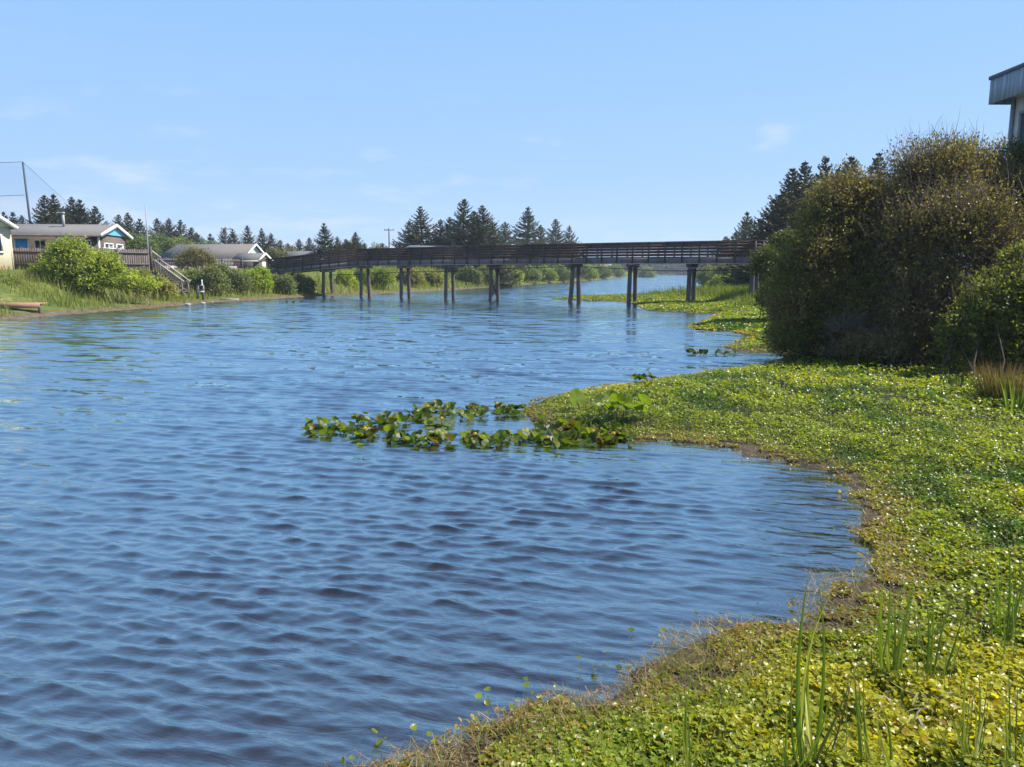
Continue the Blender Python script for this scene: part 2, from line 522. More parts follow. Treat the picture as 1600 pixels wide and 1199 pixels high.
M['turq'] = mat_noise('turquoise_paint', (0.09, 0.30, 0.42), (0.12, 0.35, 0.47), 2, 0.6)
M['siding'] = mat_noise('brown_siding', (0.075, 0.058, 0.050), (0.11, 0.088, 0.075), 5, 0.85, (1, 1, 5))
M['paleblue'] = mat_noise('pale_blue_siding', (0.42, 0.52, 0.55), (0.50, 0.60, 0.62), 4, 0.7, (1, 1, 6))
M['fence'] = mat_noise('weathered_fence', (0.075, 0.058, 0.052), (0.145, 0.118, 0.108), 5, 0.9, (3, 3, 0.4))
M['picket'] = mat_noise('brown_picket', (0.07, 0.048, 0.045), (0.12, 0.085, 0.08), 5, 0.9, (3, 3, 0.4))
M['board'] = mat_noise('pinkish_board', (0.30, 0.245, 0.22), (0.40, 0.34, 0.31), 4, 0.9, (3, 3, 0.5))
M['stairwood'] = mat_noise('stair_timber', (0.10, 0.078, 0.07), (0.17, 0.135, 0.12), 5, 0.85)
M['handrail'] = mat_noise('handrail_timber', (0.30, 0.26, 0.23), (0.42, 0.37, 0.34), 5, 0.8)
M['dock'] = mat_noise('red_dock_timber', (0.26, 0.13, 0.085), (0.36, 0.19, 0.13), 5, 0.8, (0.4, 4, 4))
M['darkwood'] = mat_noise('dark_post_timber', (0.05, 0.042, 0.04), (0.09, 0.075, 0.07), 5, 0.9)
M['metal'] = mat_noise('galvanised_metal', (0.22, 0.22, 0.23), (0.30, 0.30, 0.31), 4, 0.55)
M['polemetal'] = mat_noise('dark_steel_pole', (0.03, 0.045, 0.07), (0.05, 0.065, 0.09), 3, 0.6)
M['fascia'] = mat_noise('blue_grey_board', (0.17, 0.21, 0.26), (0.30, 0.35, 0.40), 5, 0.8, (3, 3, 0.25))
M['fascia_cap'] = mat_noise('dark_blue_flashing', (0.03, 0.05, 0.07), (0.05, 0.07, 0.10), 4, 0.5)
M['beige'] = mat_noise('beige_wall', (0.46, 0.40, 0.32), (0.54, 0.48, 0.39), 4, 0.8)
M['frame_green'] = mat_noise('grey_green_frame', (0.13, 0.16, 0.15), (0.18, 0.21, 0.20), 4, 0.6)
M['brick'] = mat_noise('red_brick', (0.36, 0.17, 0.12), (0.44, 0.25, 0.18), 9, 0.9)
M['rock'] = mat_noise('pale_rock', (0.25, 0.235, 0.20), (0.40, 0.38, 0.33), 7, 0.85)
M['glass'] = mat_glass_pane('window_glass')
M['skyglass'] = mat_glass_pane('tinted_glass', (0.05, 0.07, 0.09))
M['water'] = mat_water()
M['ground'] = mat_ground()
M['net'] = mat_net()

# ------------------------------------------------------------------ shoreline
left_px = [(0, 500), (150, 488), (250, 480), (330, 473), (400, 469), (500, 463), (560, 463), (600, 459), (650, 456.5), (720, 452.5),
           (800, 446.5), (880, 441.5), (930, 438), (950, 435.5), (1000, 432), (1030, 430)]
right_px = [(1077, 430), (1088, 436), (1106, 442), (1090, 449), (1078, 456), (1030, 459), (975, 463), (900, 464.5), (858, 467.5), (905, 470.5), (970, 471.5),
            (990, 476), (1012, 486), (1075, 489), (1120, 491), (1112, 497), (1082, 509), (1085, 515), (1140, 519), (1176, 526), (1160, 534), (1128, 542),
            (1150, 549), (1205, 553), (1228, 560), (1205, 572), (1160, 575), (1100, 582), (1040, 592), (1000, 598), (900, 612), (850, 625), (818, 640), (832, 660), (880, 680), (950, 690),
            (1037, 690), (1100, 696), (1161, 705), (1161, 714), (1210, 718), (1262, 729), (1311, 742), (1337, 770), (1349, 800), (1342, 837), (1394, 855), (1397, 886),
            (1380, 900), (1310, 915), (1290, 940), (1318, 956), (1240, 977), (1162, 974), (1100, 1000), (1060, 1019), (985, 1050), (990, 1072), (945, 1098), (835, 1116), (752, 1142), (690, 1186)]
pl = [(-60.0, -40.0), (-42.0, 5.0)] + [(-34.0, 25.0)] + [tuple(G(*p)[:2]) for p in left_px]
pr = [tuple(G(*p)[:2]) for p in right_px] + [(-1.2, 2.6), (-2.0, 0.5), (-3.0, -4.0), (-8.0, -40.0)]
WATER_POLY = np.array(pl + pr)


def inside(poly, x, y):
    r = np.zeros(x.shape, bool)
    n = len(poly)
    j = n - 1
    for i in range(n):
        xi, yi = poly[i]; xj, yj = poly[j]
        c = ((yi > y) != (yj > y)) & (x < (xj - xi) * (y - yi) / (yj - yi + 1e-12) + xi)
        r ^= c
        j = i
    return r


def shore_d(x, y, poly=WATER_POLY):
    """signed distance to the waterline, positive on land"""
    x = np.asarray(x, float); y = np.asarray(y, float)
    d2 = np.full(x.shape, 1e12)
    n = len(poly)
    for i in range(n):
        a = poly[i]; b = poly[(i + 1) % n]
        ab = b - a
        t = np.clip(((x - a[0]) * ab[0] + (y - a[1]) * ab[1]) / (ab @ ab + 1e-12), 0, 1)
        d2 = np.minimum(d2, (x - a[0] - t * ab[0]) ** 2 + (y - a[1] - t * ab[1]) ** 2)
    d = np.sqrt(d2)
    return np.where(inside(poly, x, y), -d, d)


def is_left(x, y):
    # centre line of the channel
    cx = np.interp(y, [-40, 0, 40, 70, 110, 170, 230, 300, 400, 560, 3000], [-25, -12, -5, -6, 5, 25, 41, 60, 90, 123, 600])
    return x < cx


def sstep(a, b, t):
    t = np.clip((t - a) / (b - a), 0, 1)
    return t * t * (3 - 2 * t)


def terrain_z(x, y, d=None):
    x = np.asarray(x, float); y = np.asarray(y, float)
    if d is None:
        d = shore_d(x, y)
    lf = is_left(x, y)
    bump = (fbm(x * 0.35, y * 0.35, 3) - 0.5)
    zl = 0.04 + 0.26 * sstep(0, 1.5, d) + 2.2 * sstep(1.5, 8.6, d) + 0.5 * sstep(10, 60, d) + bump * 0.22 * sstep(1, 5, d)
    zr = 0.02 + 0.12 * sstep(0, 3, d) + 0.30 * sstep(3, 9, d) + 1.6 * sstep(9, 26, d) + bump * 0.12 * sstep(0.3, 3, d)
    z = np.where(lf, zl, zr)
    return np.where(d < 0, np.maximum(-0.7, d * 0.35 - 0.02), z)


def gz(x, y):
    return float(terrain_z(np.array([x]), np.array([y]))[0])


def polar(r, a):
    rr, aa = np.meshgrid(r, a, indexing='ij')
    return rr * np.sin(aa), rr * np.cos(aa)


def grid_faces(nr, na, wrap=False):
    i, j = np.meshgrid(np.arange(nr - 1), np.arange(na if wrap else na - 1), indexing='ij')
    j2 = (j + 1) % na
    return np.stack([i * na + j, i * na + j2, (i + 1) * na + j2, (i + 1) * na + j], -1).reshape(-1, 4)


def build_terrain():
    r = np.concatenate([np.geomspace(0.4, 3, 18)[:-1], np.geomspace(3, 130, 330)[:-1], np.geomspace(130, 700, 70)[:-1], np.geomspace(700, 6000, 16)])
    a = np.concatenate([np.radians(np.linspace(-52, 52, 430)), np.radians(np.linspace(56, 304, 60))])
    x, y = polar(r, a)
    d = shore_d(x, y)
    z = terrain_z(x, y, d)
    z = z + np.where(d > 60, 3.0 * sstep(60, 500, d), 0)
    lf = is_left(x, y)
    n1 = fbm(x * 0.25, y * 0.25, 7); n2 = fbm(x * 1.3, y * 1.3, 9)
    mud = np.array([0.105, 0.075, 0.052]); soil = np.array([0.020, 0.019, 0.010]); lawn = np.array([0.085, 0.105, 0.024]); dry = np.array([0.17, 0.125, 0.055])
    c = np.where(lf[..., None], lawn, soil) * (0.75 + 0.5 * n2[..., None])
    k = (sstep(0.5, 0.65, n1) * lf * sstep(6, 16, d) * (y > 75))[..., None]
    c = c * (1 - k) + dry * k
    k = (1 - sstep(0.3, 1.3, d))[..., None] * np.where(lf, 1.0, 0.35)[..., None]
    c = c * (1 - k) + mud * k
    mb = MB()
    mb.add(np.stack([x, y, z], -1).reshape(-1, 3), grid_faces(len(r), len(a), True)[:, ::-1], c.reshape(-1, 3))
    nc = len(a)
    o = mb.build('ground', M['ground'], smooth=True)
    tag(o, kind='structure')


def build_water():
    r = np.concatenate([np.geomspace(1.0, 3.0, 12)[:-1], np.geomspace(3.0, 150, 980)[:-1], np.geomspace(150, 700, 60)])
    a = np.radians(np.concatenate([np.linspace(-100, -43, 40)[:-1], np.linspace(-43, 43, 860), np.linspace(43, 60, 12)[1:]]))
    x, y = polar(r, a)
    dr = np.gradient(r)[:, None] * np.ones_like(x)
    da = np.gradient(a)[None, :] * x * 0 + np.gradient(a)[None, :]
    dt = da * np.hypot(x, y)
    d = shore_d(x, y)
    keep = d < 1.5
    wr = np.random.default_rng(4)
    n = 120
    lam = np.exp(wr.uniform(math.log(0.06), math.log(0.46), n))
    base = math.radians(-107)              # travel direction, towards the near bank and a little to the left
    spread = np.where(lam > 0.3, 0.15, 0.25)
    ang = base + wr.normal(0, 1, n) * spread
    cross = wr.random(n) < 0.22             # a weaker second wave train crossing the first
    ang = np.where(cross, base + 0.85 + wr.normal(0, 0.25, n), ang)
    k = 2 * math.pi / lam
    steep = 0.036 * np.where(lam > 0.34, 0.75, 1.0) * np.where((lam > 0.12) & (lam < 0.30), 1.2, 1.0) * np.where(cross, 0.6, 1.0)
    ph = wr.uniform(0, 2 * math.pi, n)
    gust = 0.55 + 0.9 * fbm(x * 0.16, y * 0.10, 21)
    calm = 0.35 + 0.65 * sstep(0.0, 2.6, -d)
    z = np.zeros_like(x); ox = np.zeros_like(x); oy = np.zeros_like(x)
    for i in range(n):
        c_, s_ = math.cos(ang[i]), math.sin(ang[i])
        res = lam[i] / np.maximum(dr * abs(s_) + dt * abs(c_), 1e-3)
        fade = sstep(2.0, 4.0, res)
        A = steep[i] / k[i] * fade * gust * calm
        p = k[i] * (c_ * x + s_ * y) + ph[i]
        z += A * np.sin(p)
        ox += A * c_ * np.cos(p) * 0.8; oy += A * s_ * np.cos(p) * 0.8
    f = grid_faces(len(r), len(a))[:, ::-1]
    kf = keep.ravel()
    f = f[kf[f].any(1)]
    used = np.zeros(x.size, bool); used[f.ravel()] = True
    remap = np.cumsum(used) - 1
    V = np.stack([x + ox, y + oy, z], -1).reshape(-1, 3)[used]
    mb = MB(); mb.add(V, remap[f])
    o = mb.build('water', M['water'], smooth=True)
    tag(o, kind='structure')


build_terrain()
build_water()


# ------------------------------------------------------------------ footbridge
def build_bridge():
    C = P(1179, 375, 51.1)[:2]
    E = P(415, 407, 78.0)[:2]
    d = (E - C); Ltot = np.linalg.norm(d); d = d / Ltot
    n = np.array([-d[1], d[0]])
    if n[1] < 0: n = -n
    W = 1.8

    def s_at(px, off=0.0):
        lo, hi = 0.0, Ltot
        for _ in range(50):
            m = (lo + hi) / 2
            q = C + d * m + n * off
            X = q[0]; Z = q[1] * CT + (H - 3.5) * ST
            if 800 + X / Z * 1155 > px: lo = m
            else: hi = m
        return (lo + hi) / 2
    sB = s_at(562)
    z_flat, z_end = 3.45, 2.60

    def deck(s):
        if s <= sB: return z_flat + 0.05 * math.sin(math.pi * max(s, 0) / sB)
        t = (s - sB) / (Ltot - sB)
        return z_flat + (z_end - z_flat) * t
    d2 = unit(np.array([0.68, 0.73])); n2 = np.array([-d2[1], d2[0]])   # second leg at the right bank

    def pt(s, off, z):
        """point along the bridge: s<0 runs along the right approach"""
        if s >= 0:
            q = C + d * s + n * off
        else:
            q = C + d2 * (-s) + n2 * off
        return np.array([q[0], q[1], z])

    def zz(s):
        if s >= 0: return deck(s)
        return z_flat - max(0.0, -s - 5.0) * 0.11
    S_R = -16.0
    root = thing('footbridge', 'long dark red-brown timber footbridge on piles crossing the water', 'footbridge', (C[0], C[1], 0))
    segs = [(S_R, -5.0), (-5.0, 0.0)] + [(sB * i / 6, sB * (i + 1) / 6) for i in range(6)] + [(sB, Ltot)]
    # deck boards
    mb = MB()
    for s0, s1 in segs:
        m = max(2, int((s1 - s0) / 0.2))
        for i in range(m):
            a = s0 + (s1 - s0) * i / m; b = s0 + (s1 - s0) * (i + 0.93) / m
            mb.bar(pt(a, W / 2, zz(a) - 0.03), pt(b, W / 2, zz(b) - 0.03), W, 0.055)
    mb.build('deck', M['bridge_wood'], root)
    for off in (0.02, W - 0.02):
        mb = MB()
        for s0, s1 in segs:
            mb.bar(pt(s0, off, zz(s0) - 0.275), pt(s1, off, zz(s1) - 0.275), 0.12, 0.40)
        mb.build('girder', M['girder'], root)
        # steel flange below
        mb = MB()
        for s0, s1 in segs:
            mb.bar(pt(s0, off, zz(s0) - 0.492), pt(s1, off, zz(s1) - 0.492), 0.20, 0.03)
        mb.build('bottom_flange', M['greypipe' if off < 1 else 'girder'], root)
    # railings
    for off, face in ((-0.05, -1), (W + 0.05, 1)):
        for k, hz in enumerate((0.14, 0.355, 0.57, 0.785)):
            mb = MB()
            for s0, s1 in segs:
                mb.bar(pt(s0, off - face * 0.06, zz(s0) + hz), pt(s1, off - face * 0.06, zz(s1) + hz), 0.035, 0.148)
            mb.build('rail_board', M['bridge_wood'], root)
        mb = MB()
        for s0, s1 in segs:
            mb.bar(pt(s0, off - face * 0.03, zz(s0) + 1.05), pt(s1, off - face * 0.03, zz(s1) + 1.05), 0.16, 0.05)
            mb.bar(pt(s0, off - face * 0.065, zz(s0) + 0.965), pt(s1, off - face * 0.065, zz(s1) + 0.965), 0.04, 0.11)
        mb.build('handrail', M['bridge_wood'], root)
        s = S_R + 0.3
        pos = [-0.06] + list(np.arange(1.25, Ltot, 1.27)) + list(-np.arange(1.3, 7.0, 1.27))
        for s in pos:
            mb = MB()
            q = pt(s, off, 0)
            u = d if s >= 0 else d2
            uu = np.array([u[0], u[1], 0]); vv = np.array([-u[1], u[0], 0])
            z0 = zz(s) - 0.47; z1 = zz(s) + 1.02
            mb.box((q[0], q[1], (z0 + z1) / 2), (0.09, 0.11, z1 - z0), uu, vv)
            mb.build('post', M['bridge_wood'], root)
    # pile bents
    bents = [504, 563, 626, 696, 766.5, 894.5, 984.5, 1078, 1177]
    for px in bents:
        s = s_at(px, 0.3)
        top = zz(s) - 0.51
        a = pt(s, 0.36, 0); b = pt(s, 1.32, 0)
        mb = MB()
        mb.bar(pt(s, -0.02, top - 0.13), pt(s, W + 0.02, top - 0.13), 0.30, 0.25)
        mb.build('pile_cap', M['pile'], root)
        flare = 0.10 if px == 894.5 else 0.0
        for q, sg in ((a, -1), (b, 1)):
            zb = gz(q[0], q[1]) - 0.4
            zs = np.linspace(top - 0.25, zb, 6)
            path = np.array([[q[0] + n[0] * sg * 0.12 * t + d[0] * 0.25 * flare * 10 * t * t * (1 if sg < 0 else -0.5), q[1] + n[1] * sg * 0.12 * t + d[1] * 0.35 * flare * 10 * t * t, z] for z, t in zip(zs, np.linspace(0, 1, 6))])
            mb = MB()
            mb.tubes(path, np.linspace(0.155, 0.175 + flare * 0.4, 6), 10)
            mb.build('pile', M['pile'], root, smooth=True)
        if px == 766.5:
            for (o0, z0, o1, z1) in ((0.38, top - 0.4, 1.38, 0.4), (1.38, top - 0.4, 0.38, 0.4)):
                mb = MB()
                ex = 0.16 if o0 < 1 else -0.16
                p0 = pt(s, o0, z0) + np.array([d[0], d[1], 0]) * ex; p1 = pt(s, o1, z1) + np.array([d[0], d[1], 0]) * ex
                mb.bar(p0, p1, 0.06, 0.16, (0.3, 0.2, 1))
                mb.build('cross_brace', M['pile'], root)
    # drooping black cable and thin grey conduit
    stops = [s_at(p, 0.1) for p in (520, 626, 766, 894, 984, 1082, 1190)]
    hang = [(1177, 2.55), (1040, 2.42), (984.5, 2.58), (900, 2.80), (766, 2.62), (720, 2.42), (630, 2.38), (575, 2.15), (520, 2.1)]
    pts = []
    hp = [(s_at(p, 0.0), z) for p, z in hang]
    ss = np.linspace(hp[0][0], hp[-1][0], 90)
    zs = np.interp(ss, [h[0] for h in hp], [h[1] for h in hp])
    ks = np.ones(9) / 9
    zs2 = np.convolve(np.pad(zs, 4, mode='edge'), ks, mode='valid')
    mb = MB(); mb.tubes(np.array([pt(s, -0.06, z) for s, z in zip(ss, zs2)]), 0.030, 6)
    mb.build('cable', M['black'], root, smooth=True)
    mb = MB()
    s0, s1 = s_at(1179.5, 0), s_at(984, 0)
    ss = np.linspace(s0, s1, 20)
    mb.tubes(np.array([pt(s, -0.09, 2.93 - 0.28 * math.sin(math.pi * min(1, (s - s0) / (s1 - s0)))) for s in ss]), 0.016, 5)
    mb.build('conduit', M['greypipe'], root, smooth=True)


build_bridge()


# ------------------------------------------------------------------ buildings
def rect_mb(o, u, v, a0, a1, b0, b1, depth0, depth1, w=np.array([0, 0, 1.0])):
    """box in a wall frame: u along wall, w up, v outwards"""
    mb = MB()
    c = np.asarray(o) + u * (a0 + a1) / 2 + w * (b0 + b1) / 2 + v * (depth0 + depth1) / 2
    mb.box(c, (abs(a1 - a0), abs(depth1 - depth0), abs(b1 - b0)), u, v, w)
    return mb


def add_window(root, o, u, v, a0, a1, b0, b1, fm, pm, mull=1):
    """window as a part with its pane as a sub-part; o on the wall face, v outwards"""
    mb = MB(); t = 0.09
    w = np.array([0, 0, 1.0])

    def bx(x0, x1, z0, z1, d0, d1):
        c = o + u * (x0 + x1) / 2 + w * (z0 + z1) / 2 + v * (d0 + d1) / 2
        mb.box(c, (x1 - x0, d1 - d0, z1 - z0), u, v, w)
    bx(a0 - t, a0, b0, b1, -0.03, 0.05); bx(a1, a1 + t, b0, b1, -0.03, 0.05)
    bx(a0 - t, a1 + t, b1, b1 + t, -0.03, 0.055); bx(a0 - t - 0.03, a1 + t + 0.03, b0 - t, b0, -0.03, 0.075)
    for i in range(1, mull + 1):
        c = a0 + (a1 - a0) * i / (mull + 1)
        bx(c - 0.03, c + 0.03, b0, b1, -0.02, 0.04)
    wn = mb.build('window', M[fm], root)
    mb = MB()
    c = o + u * (a0 + a1) / 2 + w * (b0 + b1) / 2 + v * 0.008
    mb.box(c, (a1 - a0, 0.012, b1 - b0), u, v, w)
    mb.build('pane', M[pm], wn)


def gable_house(name, label, A, B, Lr, zg, ze, zp, wall, roof, trim, gable=None, hip=0.0, gin=None, wall_in=0.5, eave=None):
    """A,B: the two eave corners of the visible gable end (plan), ridge runs Lr away from it"""
    A = np.array(A[:2]); B = np.array(B[:2])
    v2 = B - A; wd = np.linalg.norm(v2); v2 = v2 / wd
    u2 = np.array([-v2[1], v2[0]])
    u = np.array([u2[0], u2[1], 0]); v = np.array([v2[0], v2[1], 0]); w = np.array([0, 0, 1.0])
    A3 = np.array([A[0], A[1], 0.0])

    def q(a, b, z): return A3 + u * a + v * b + w * z
    root = thing(name, label, 'house', q(Lr / 2, wd / 2, zg))
    # roof: two slabs
    m = wd / 2
    rf = MB()
    rf.slab([q(0, 0, ze), q(0, m, zp), q(Lr - hip, m, zp), q(Lr, 0, ze)], 0.12)
    rf.slab([q(Lr, wd, ze), q(Lr - hip, m, zp), q(0, m, zp), q(0, wd, ze)], 0.12)
    if hip:
        rf.slab([q(Lr, 0, ze), q(Lr - hip, m, zp), q(Lr, wd, ze)], 0.12)
    roof_o = rf.build('roof', M[roof], root)
    # walls (closed box under the roof)
    wb = MB()
    i = wall_in
    a0, a1, b0, b1 = (i if gin is None else gin), Lr - i, i, wd - i
    pitch = (zp - ze) / m
    zw = ze + pitch * i - 0.20
    for (p0, p1) in (((a0, b0), (a1, b0)), ((a1, b0), (a1, b1)), ((a1, b1), (a0, b1)), ((a0, b1), (a0, b0))):
        s0 = q(p0[0], p0[1], zg - 0.5); s1 = q(p1[0], p1[1], zg - 0.5)
        h = zw - zg + 0.5
        mid = (s0 + s1) / 2 + w * h / 2
        dd = s1 - s0; l = np.linalg.norm(dd); dd = dd / l
        wb.box(mid, (l - 0.14 if abs(np.dot(dd, v)) > 0.9 else l, 0.12, h), dd, np.cross(w, dd), w)
    wb.build('wall', M[wall], root)
    gb = MB()
    zt = zp - 0.16
    gb.slab([q(a0 - 0.06, b0 - 0.06, zw + 0.003), q(a0 - 0.06, m, zt), q(a0 - 0.06, b1 + 0.06, zw + 0.003)], 0.1)
    gb.build('gable_wall', M[gable or wall], root)
    tb = MB()
    for b_ in (0, wd):
        tb.bar(q(-0.035, b_, ze - 0.07), q(-0.035, m, zp - 0.07), 0.06, 0.26, w)
    tb.build('bargeboard', M[trim], root)
    tb = MB()
    tb.bar(q(-0.0, -0.03, ze - 0.10), q(Lr, -0.03, ze - 0.10), 0.05, 0.16)
    tb.build('eave_trim', M[eave or trim], root)
    return root, q, u, v, roof_o


def build_houses():
    w = np.array([0, 0, 1.0])
    # --- blue house
    A = P(157, 367, 56.6); B = P(207, 373, 63.0)
    ze = 5.16
    root, q, u, v, roof = gable_house('house', 'low house with grey shingle roof, bright blue wall panel and turquoise gable', A, B, 13.5, 2.5, ze, 6.08, 'siding', 'shingle', 'white', 'turq', 0, gin=0.32, wall_in=0.9, eave='stairwood')
    o = q(0.9, 0.9 - 0.06, 0)
    mb = MB(); mb.box(o + u * 5.05 - v * 0.03 + w * 3.75, (0.86, 0.05, 2.2), u, v, w); mb.build('wall_panel', M['blue'], root)
    mb = MB(); mb.box(o + u * 4.57 - v * 0.035 + w * 3.7, (0.13, 0.07, 2.3), u, v, w); mb.build('corner_trim', M['white'], root)
    mb = MB(); mb.box(o + u * 5.55 - v * 0.035 + w * 3.7, (0.11, 0.07, 2.3), u, v, w); mb.build('corner_trim', M['white'], root)
    mb = MB(); mb.box(o + u * 6.0 - v * 0.03 + w * 3.6, (0.7, 0.05, 2.0), u, v, w); mb.build('door', M['paleblue'], root)
    for a0, a1 in ((0.2, 0.75), (1.2, 2.9), (3.4, 4.1)):
        add_window(root, o, u, -v, a0, a1, 3.75, 4.72, 'white', 'glass', 1)
    og = q(0.32 - 0.07, 0.9, 0)
    add_window(root, og, v, -u, 0.35, 1.9, 3.5, 4.5, 'white', 'glass', 1)
    add_window(root, og, v, -u, 2.7, 3.9, 3.5, 4.5, 'white', 'glass', 0)
    # chimney flue standing on the roof, porch post
    c = q(3.55, 2.4, 0); zr = ze + (6.08 - ze) / 3.2 * 2.4
    mb = MB(); mb.tubes(np.array([c + w * (zr - 0.25), c + w * (zr + 0.95)]), 0.10, 10)
    mb.tubes(np.array([c + w * (zr + 0.97), c + w * (zr + 1.1)]), 0.15, 10)
    mb.build('chimney', M['metal'], roof, smooth=False)
    for a in (0.25, 3.2):
        mb = MB(); p = q(a, 0.22, 0); mb.box(p + w * 3.75, (0.12, 0.12, 2.5), u, v)
        mb.build('porch_post', M['white'], root)
    mb = MB()
    for k in range(15):
        p = q(-0.3, -0.4 + k * 0.28, 0); mb.box(p + w * 3.65, (0.05, 0.09, 0.95), u, v)
    mb.bar(q(-0.3, -0.5, 4.15), q(-0.3, 3.6, 4.15), 0.09, 0.06); mb.build('porch_railing', M['white'], root)

    # --- cream house at the frame edge
    B = P(27, 356, 50.0); zE = B[2]
    v0 = np.array([0.6, 0.8]); A = B[:2] - v0 * 4.2
    root, q, u, v, roof = gable_house('house', 'cream stucco house cut off by the left frame edge with a white-framed window', A, B, 11.0, 2.4, zE, zE + 1.5, 'cream', 'shingle', 'white', 'cream', 0, wall_in=0.34)
    add_window(root, q(0.34 - 0.07, 0.34, 0), v, -u, 2.52, 2.92, P(5, 393, 49)[2], P(5, 368, 49)[2], 'white', 'glass', 1)
    # brick planter in front of the cream wall
    mb = MB(); p = P(0, 414, 49.4)
    for k in range(2):
        mb.box((p[0] - 0.6 - 0.15 * k, 49.3, 2.45 + 0.16 * k), (2.2 - 0.9 * k, 0.7 - 0.1 * k, 0.22), )
    tag(mb.build('brick_planter', M['brick'], loc=(p[0], 49.3, 2.4)), 'low red brick planter at the foot of the cream house', 'planter')

    # --- grey roofed house
    A = P(380, 406, 95.0); B = P(421, 402, 101.5)
    root, q, u, v, roof = gable_house('house', 'long grey-roofed house with pale blue gable end beyond the picket fence', A, B, 13.0, 2.7, 4.0, 6.0, 'paleblue', 'shingle_dark', 'white', 'paleblue', 1.6, wall_in=0.5)
    add_window(root, q(0.44, 0.5, 0), v, -u, 1.2, 2.4, 3.2, 4.0, 'white', 'glass', 0)
    A = P(404, 405.5, 90.0); B = P(426, 404, 93.5)
    root, q, u, v, roof = gable_house('garden_shed', 'small shed with tan roof and white trim beside the pale blue gable', A, B, 3.6, 2.5, 3.75, 4.65, 'siding', 'shingle_dark', 'white', 'siding', 0, wall_in=0.25)
    root['category'] = 'shed'
    mb = MB(); c = q(0.18, 1.6, 3.0); mb.box(c, (0.04, 0.9, 1.4), u, v); mb.build('door', M['white'], root)
    # --- roofs peeping over the bridge
    A = P(506, 400, 118.0); B = P(528, 399, 124.0)
    gable_house('house', 'distant house with low grey roof peeping over the left bridge ramp', A, B, 8.0, 2.6, 4.4, 5.7, 'siding', 'shingle', 'white', 'siding', 0, wall_in=0.4)
    A = P(742, 386.5, 120.0); B = P(752, 386.5, 128.0)
    gable_house('barn', 'long low building with pale metal roof edge behind the middle of the bridge', A, B, 11.5, 2.6, 6.25, 6.9, 'fence', 'white', 'white', 'fence', 0, wall_in=0.4)['category'] if False else None
    r = gable_house('long_shed', 'long low building with pale metal roof edge behind the middle of the bridge', A, B, 11.5, 2.6, 6.25, 6.75, 'siding', 'metal', 'white', 'siding', 0, wall_in=0.4)[0]
    r['category'] = 'building'
    for px, py, Y, lab in ((950, 417.5, 330.0, 'tiny white cottage far upstream seen under the bridge, left of the pair'), (999, 420, 440.0, 'tiny white cottage far upstream beside the bare concrete pile, right of the pair')):
        A = P(px + 2, py, Y); B = P(px + 6, py, Y + 5)
        zb = gz(A[0], A[1])
        gable_house('cottage', lab, A, B, 7.0, zb, A[2], A[2] + 1.6, 'white', 'shingle', 'white', 'white', 0, wall_in=0.3)


build_houses()


def build_modern_house():
    """flat-roofed house on the right bank, only its roof corner shows above the thicket"""
    w = np.array([0, 0, 1.0])
    T = P(1548, 125, 25.0); Bm = P(1547.5, 164, 25.0)
    x0 = T[0]; zt = T[2]; zb = Bm[2]
    root = thing('modern_house', 'flat-roofed house with blue-grey boarded roof edge above the thicket', 'house', (x0 + 5, 22, 0.8))
    y0, y1 = 19.6, 25.0; x1 = x0 + 10
    mb = MB(); mb.box(((x0 + x1) / 2, (y0 + y1) / 2, (zt + zb) / 2 + 0.1), (x1 - x0 - 0.12, y1 - y0 - 0.12, zt - zb - 0.24))
    mb.build('roof', M['beige'], root)
    mb = MB()
    # vertical boards round the edge
    yy = np.arange(y0, y1 - 0.01, 0.2)
    for k, y in enumerate(yy):
        mb.box((x0 + 0.02, y + 0.099, (zt + zb) / 2), (0.04 + 0.006 * (k % 3), 0.19, zt - zb))
    for k, x in enumerate(np.arange(x0 + 0.06, x1, 0.2)):
        mb.box((x + 0.099, y1 - 0.02, (zt + zb) / 2), (0.19, 0.04 + 0.006 * (k % 3), zt - zb))
    mb.build('fascia', M['fascia'], root)
    mb = MB()
    mb.box((x0 + 0.02, (y0 + y1) / 2, zt + 0.05), (0.12, y1 - y0 + 0.1, 0.11)); mb.box(((x0 + x1) / 2, y1 - 0.02, zt + 0.047), (x1 - x0, 0.12, 0.11))
    mb.build('roof_flashing', M['fascia_cap'], root)
    xw = P(1573, 165, 24.7)[0]
    mb = MB()
    yc = 24.4
    mb.box((xw + 0.08, (y0 + 0.6 + yc) / 2, (zb + 0.03 + 0.5) / 2), (0.16, yc - y0 - 0.6, zb + 0.03 - 0.5))
    mb.box(((xw + 0.163 + x1) / 2, yc - 0.08, (zb + 0.03 + 0.5) / 2), (x1 - xw - 0.163, 0.16, zb + 0.03 - 0.5))
    mb.build('wall', M['beige'], root)
    mb = MB(); mb.box((xw - 0.02, yc - 0.06, (zb + 0.5) / 2), (0.06, 0.16, zb - 0.5)); mb.build('corner_trim', M['frame_green'], root)
    o = np.array([xw, yc - 0.25, 0]); u = np.array([0, -1.0, 0]); v = np.array([-1.0, 0, 0])
    for k in range(3):
        add_window(root, o, u, v, 0.25 + k * 1.15, 1.05 + k * 1.15, zb - 2.4, zb - 0.5, 'frame_green', 'skyglass', 0)
    mb = MB(); mb.box((x0 + 0.42, 22.6, zb - 0.012), (0.25, 0.5, 0.03)); mb.build('soffit_vent', M['black'], root)


build_modern_house()


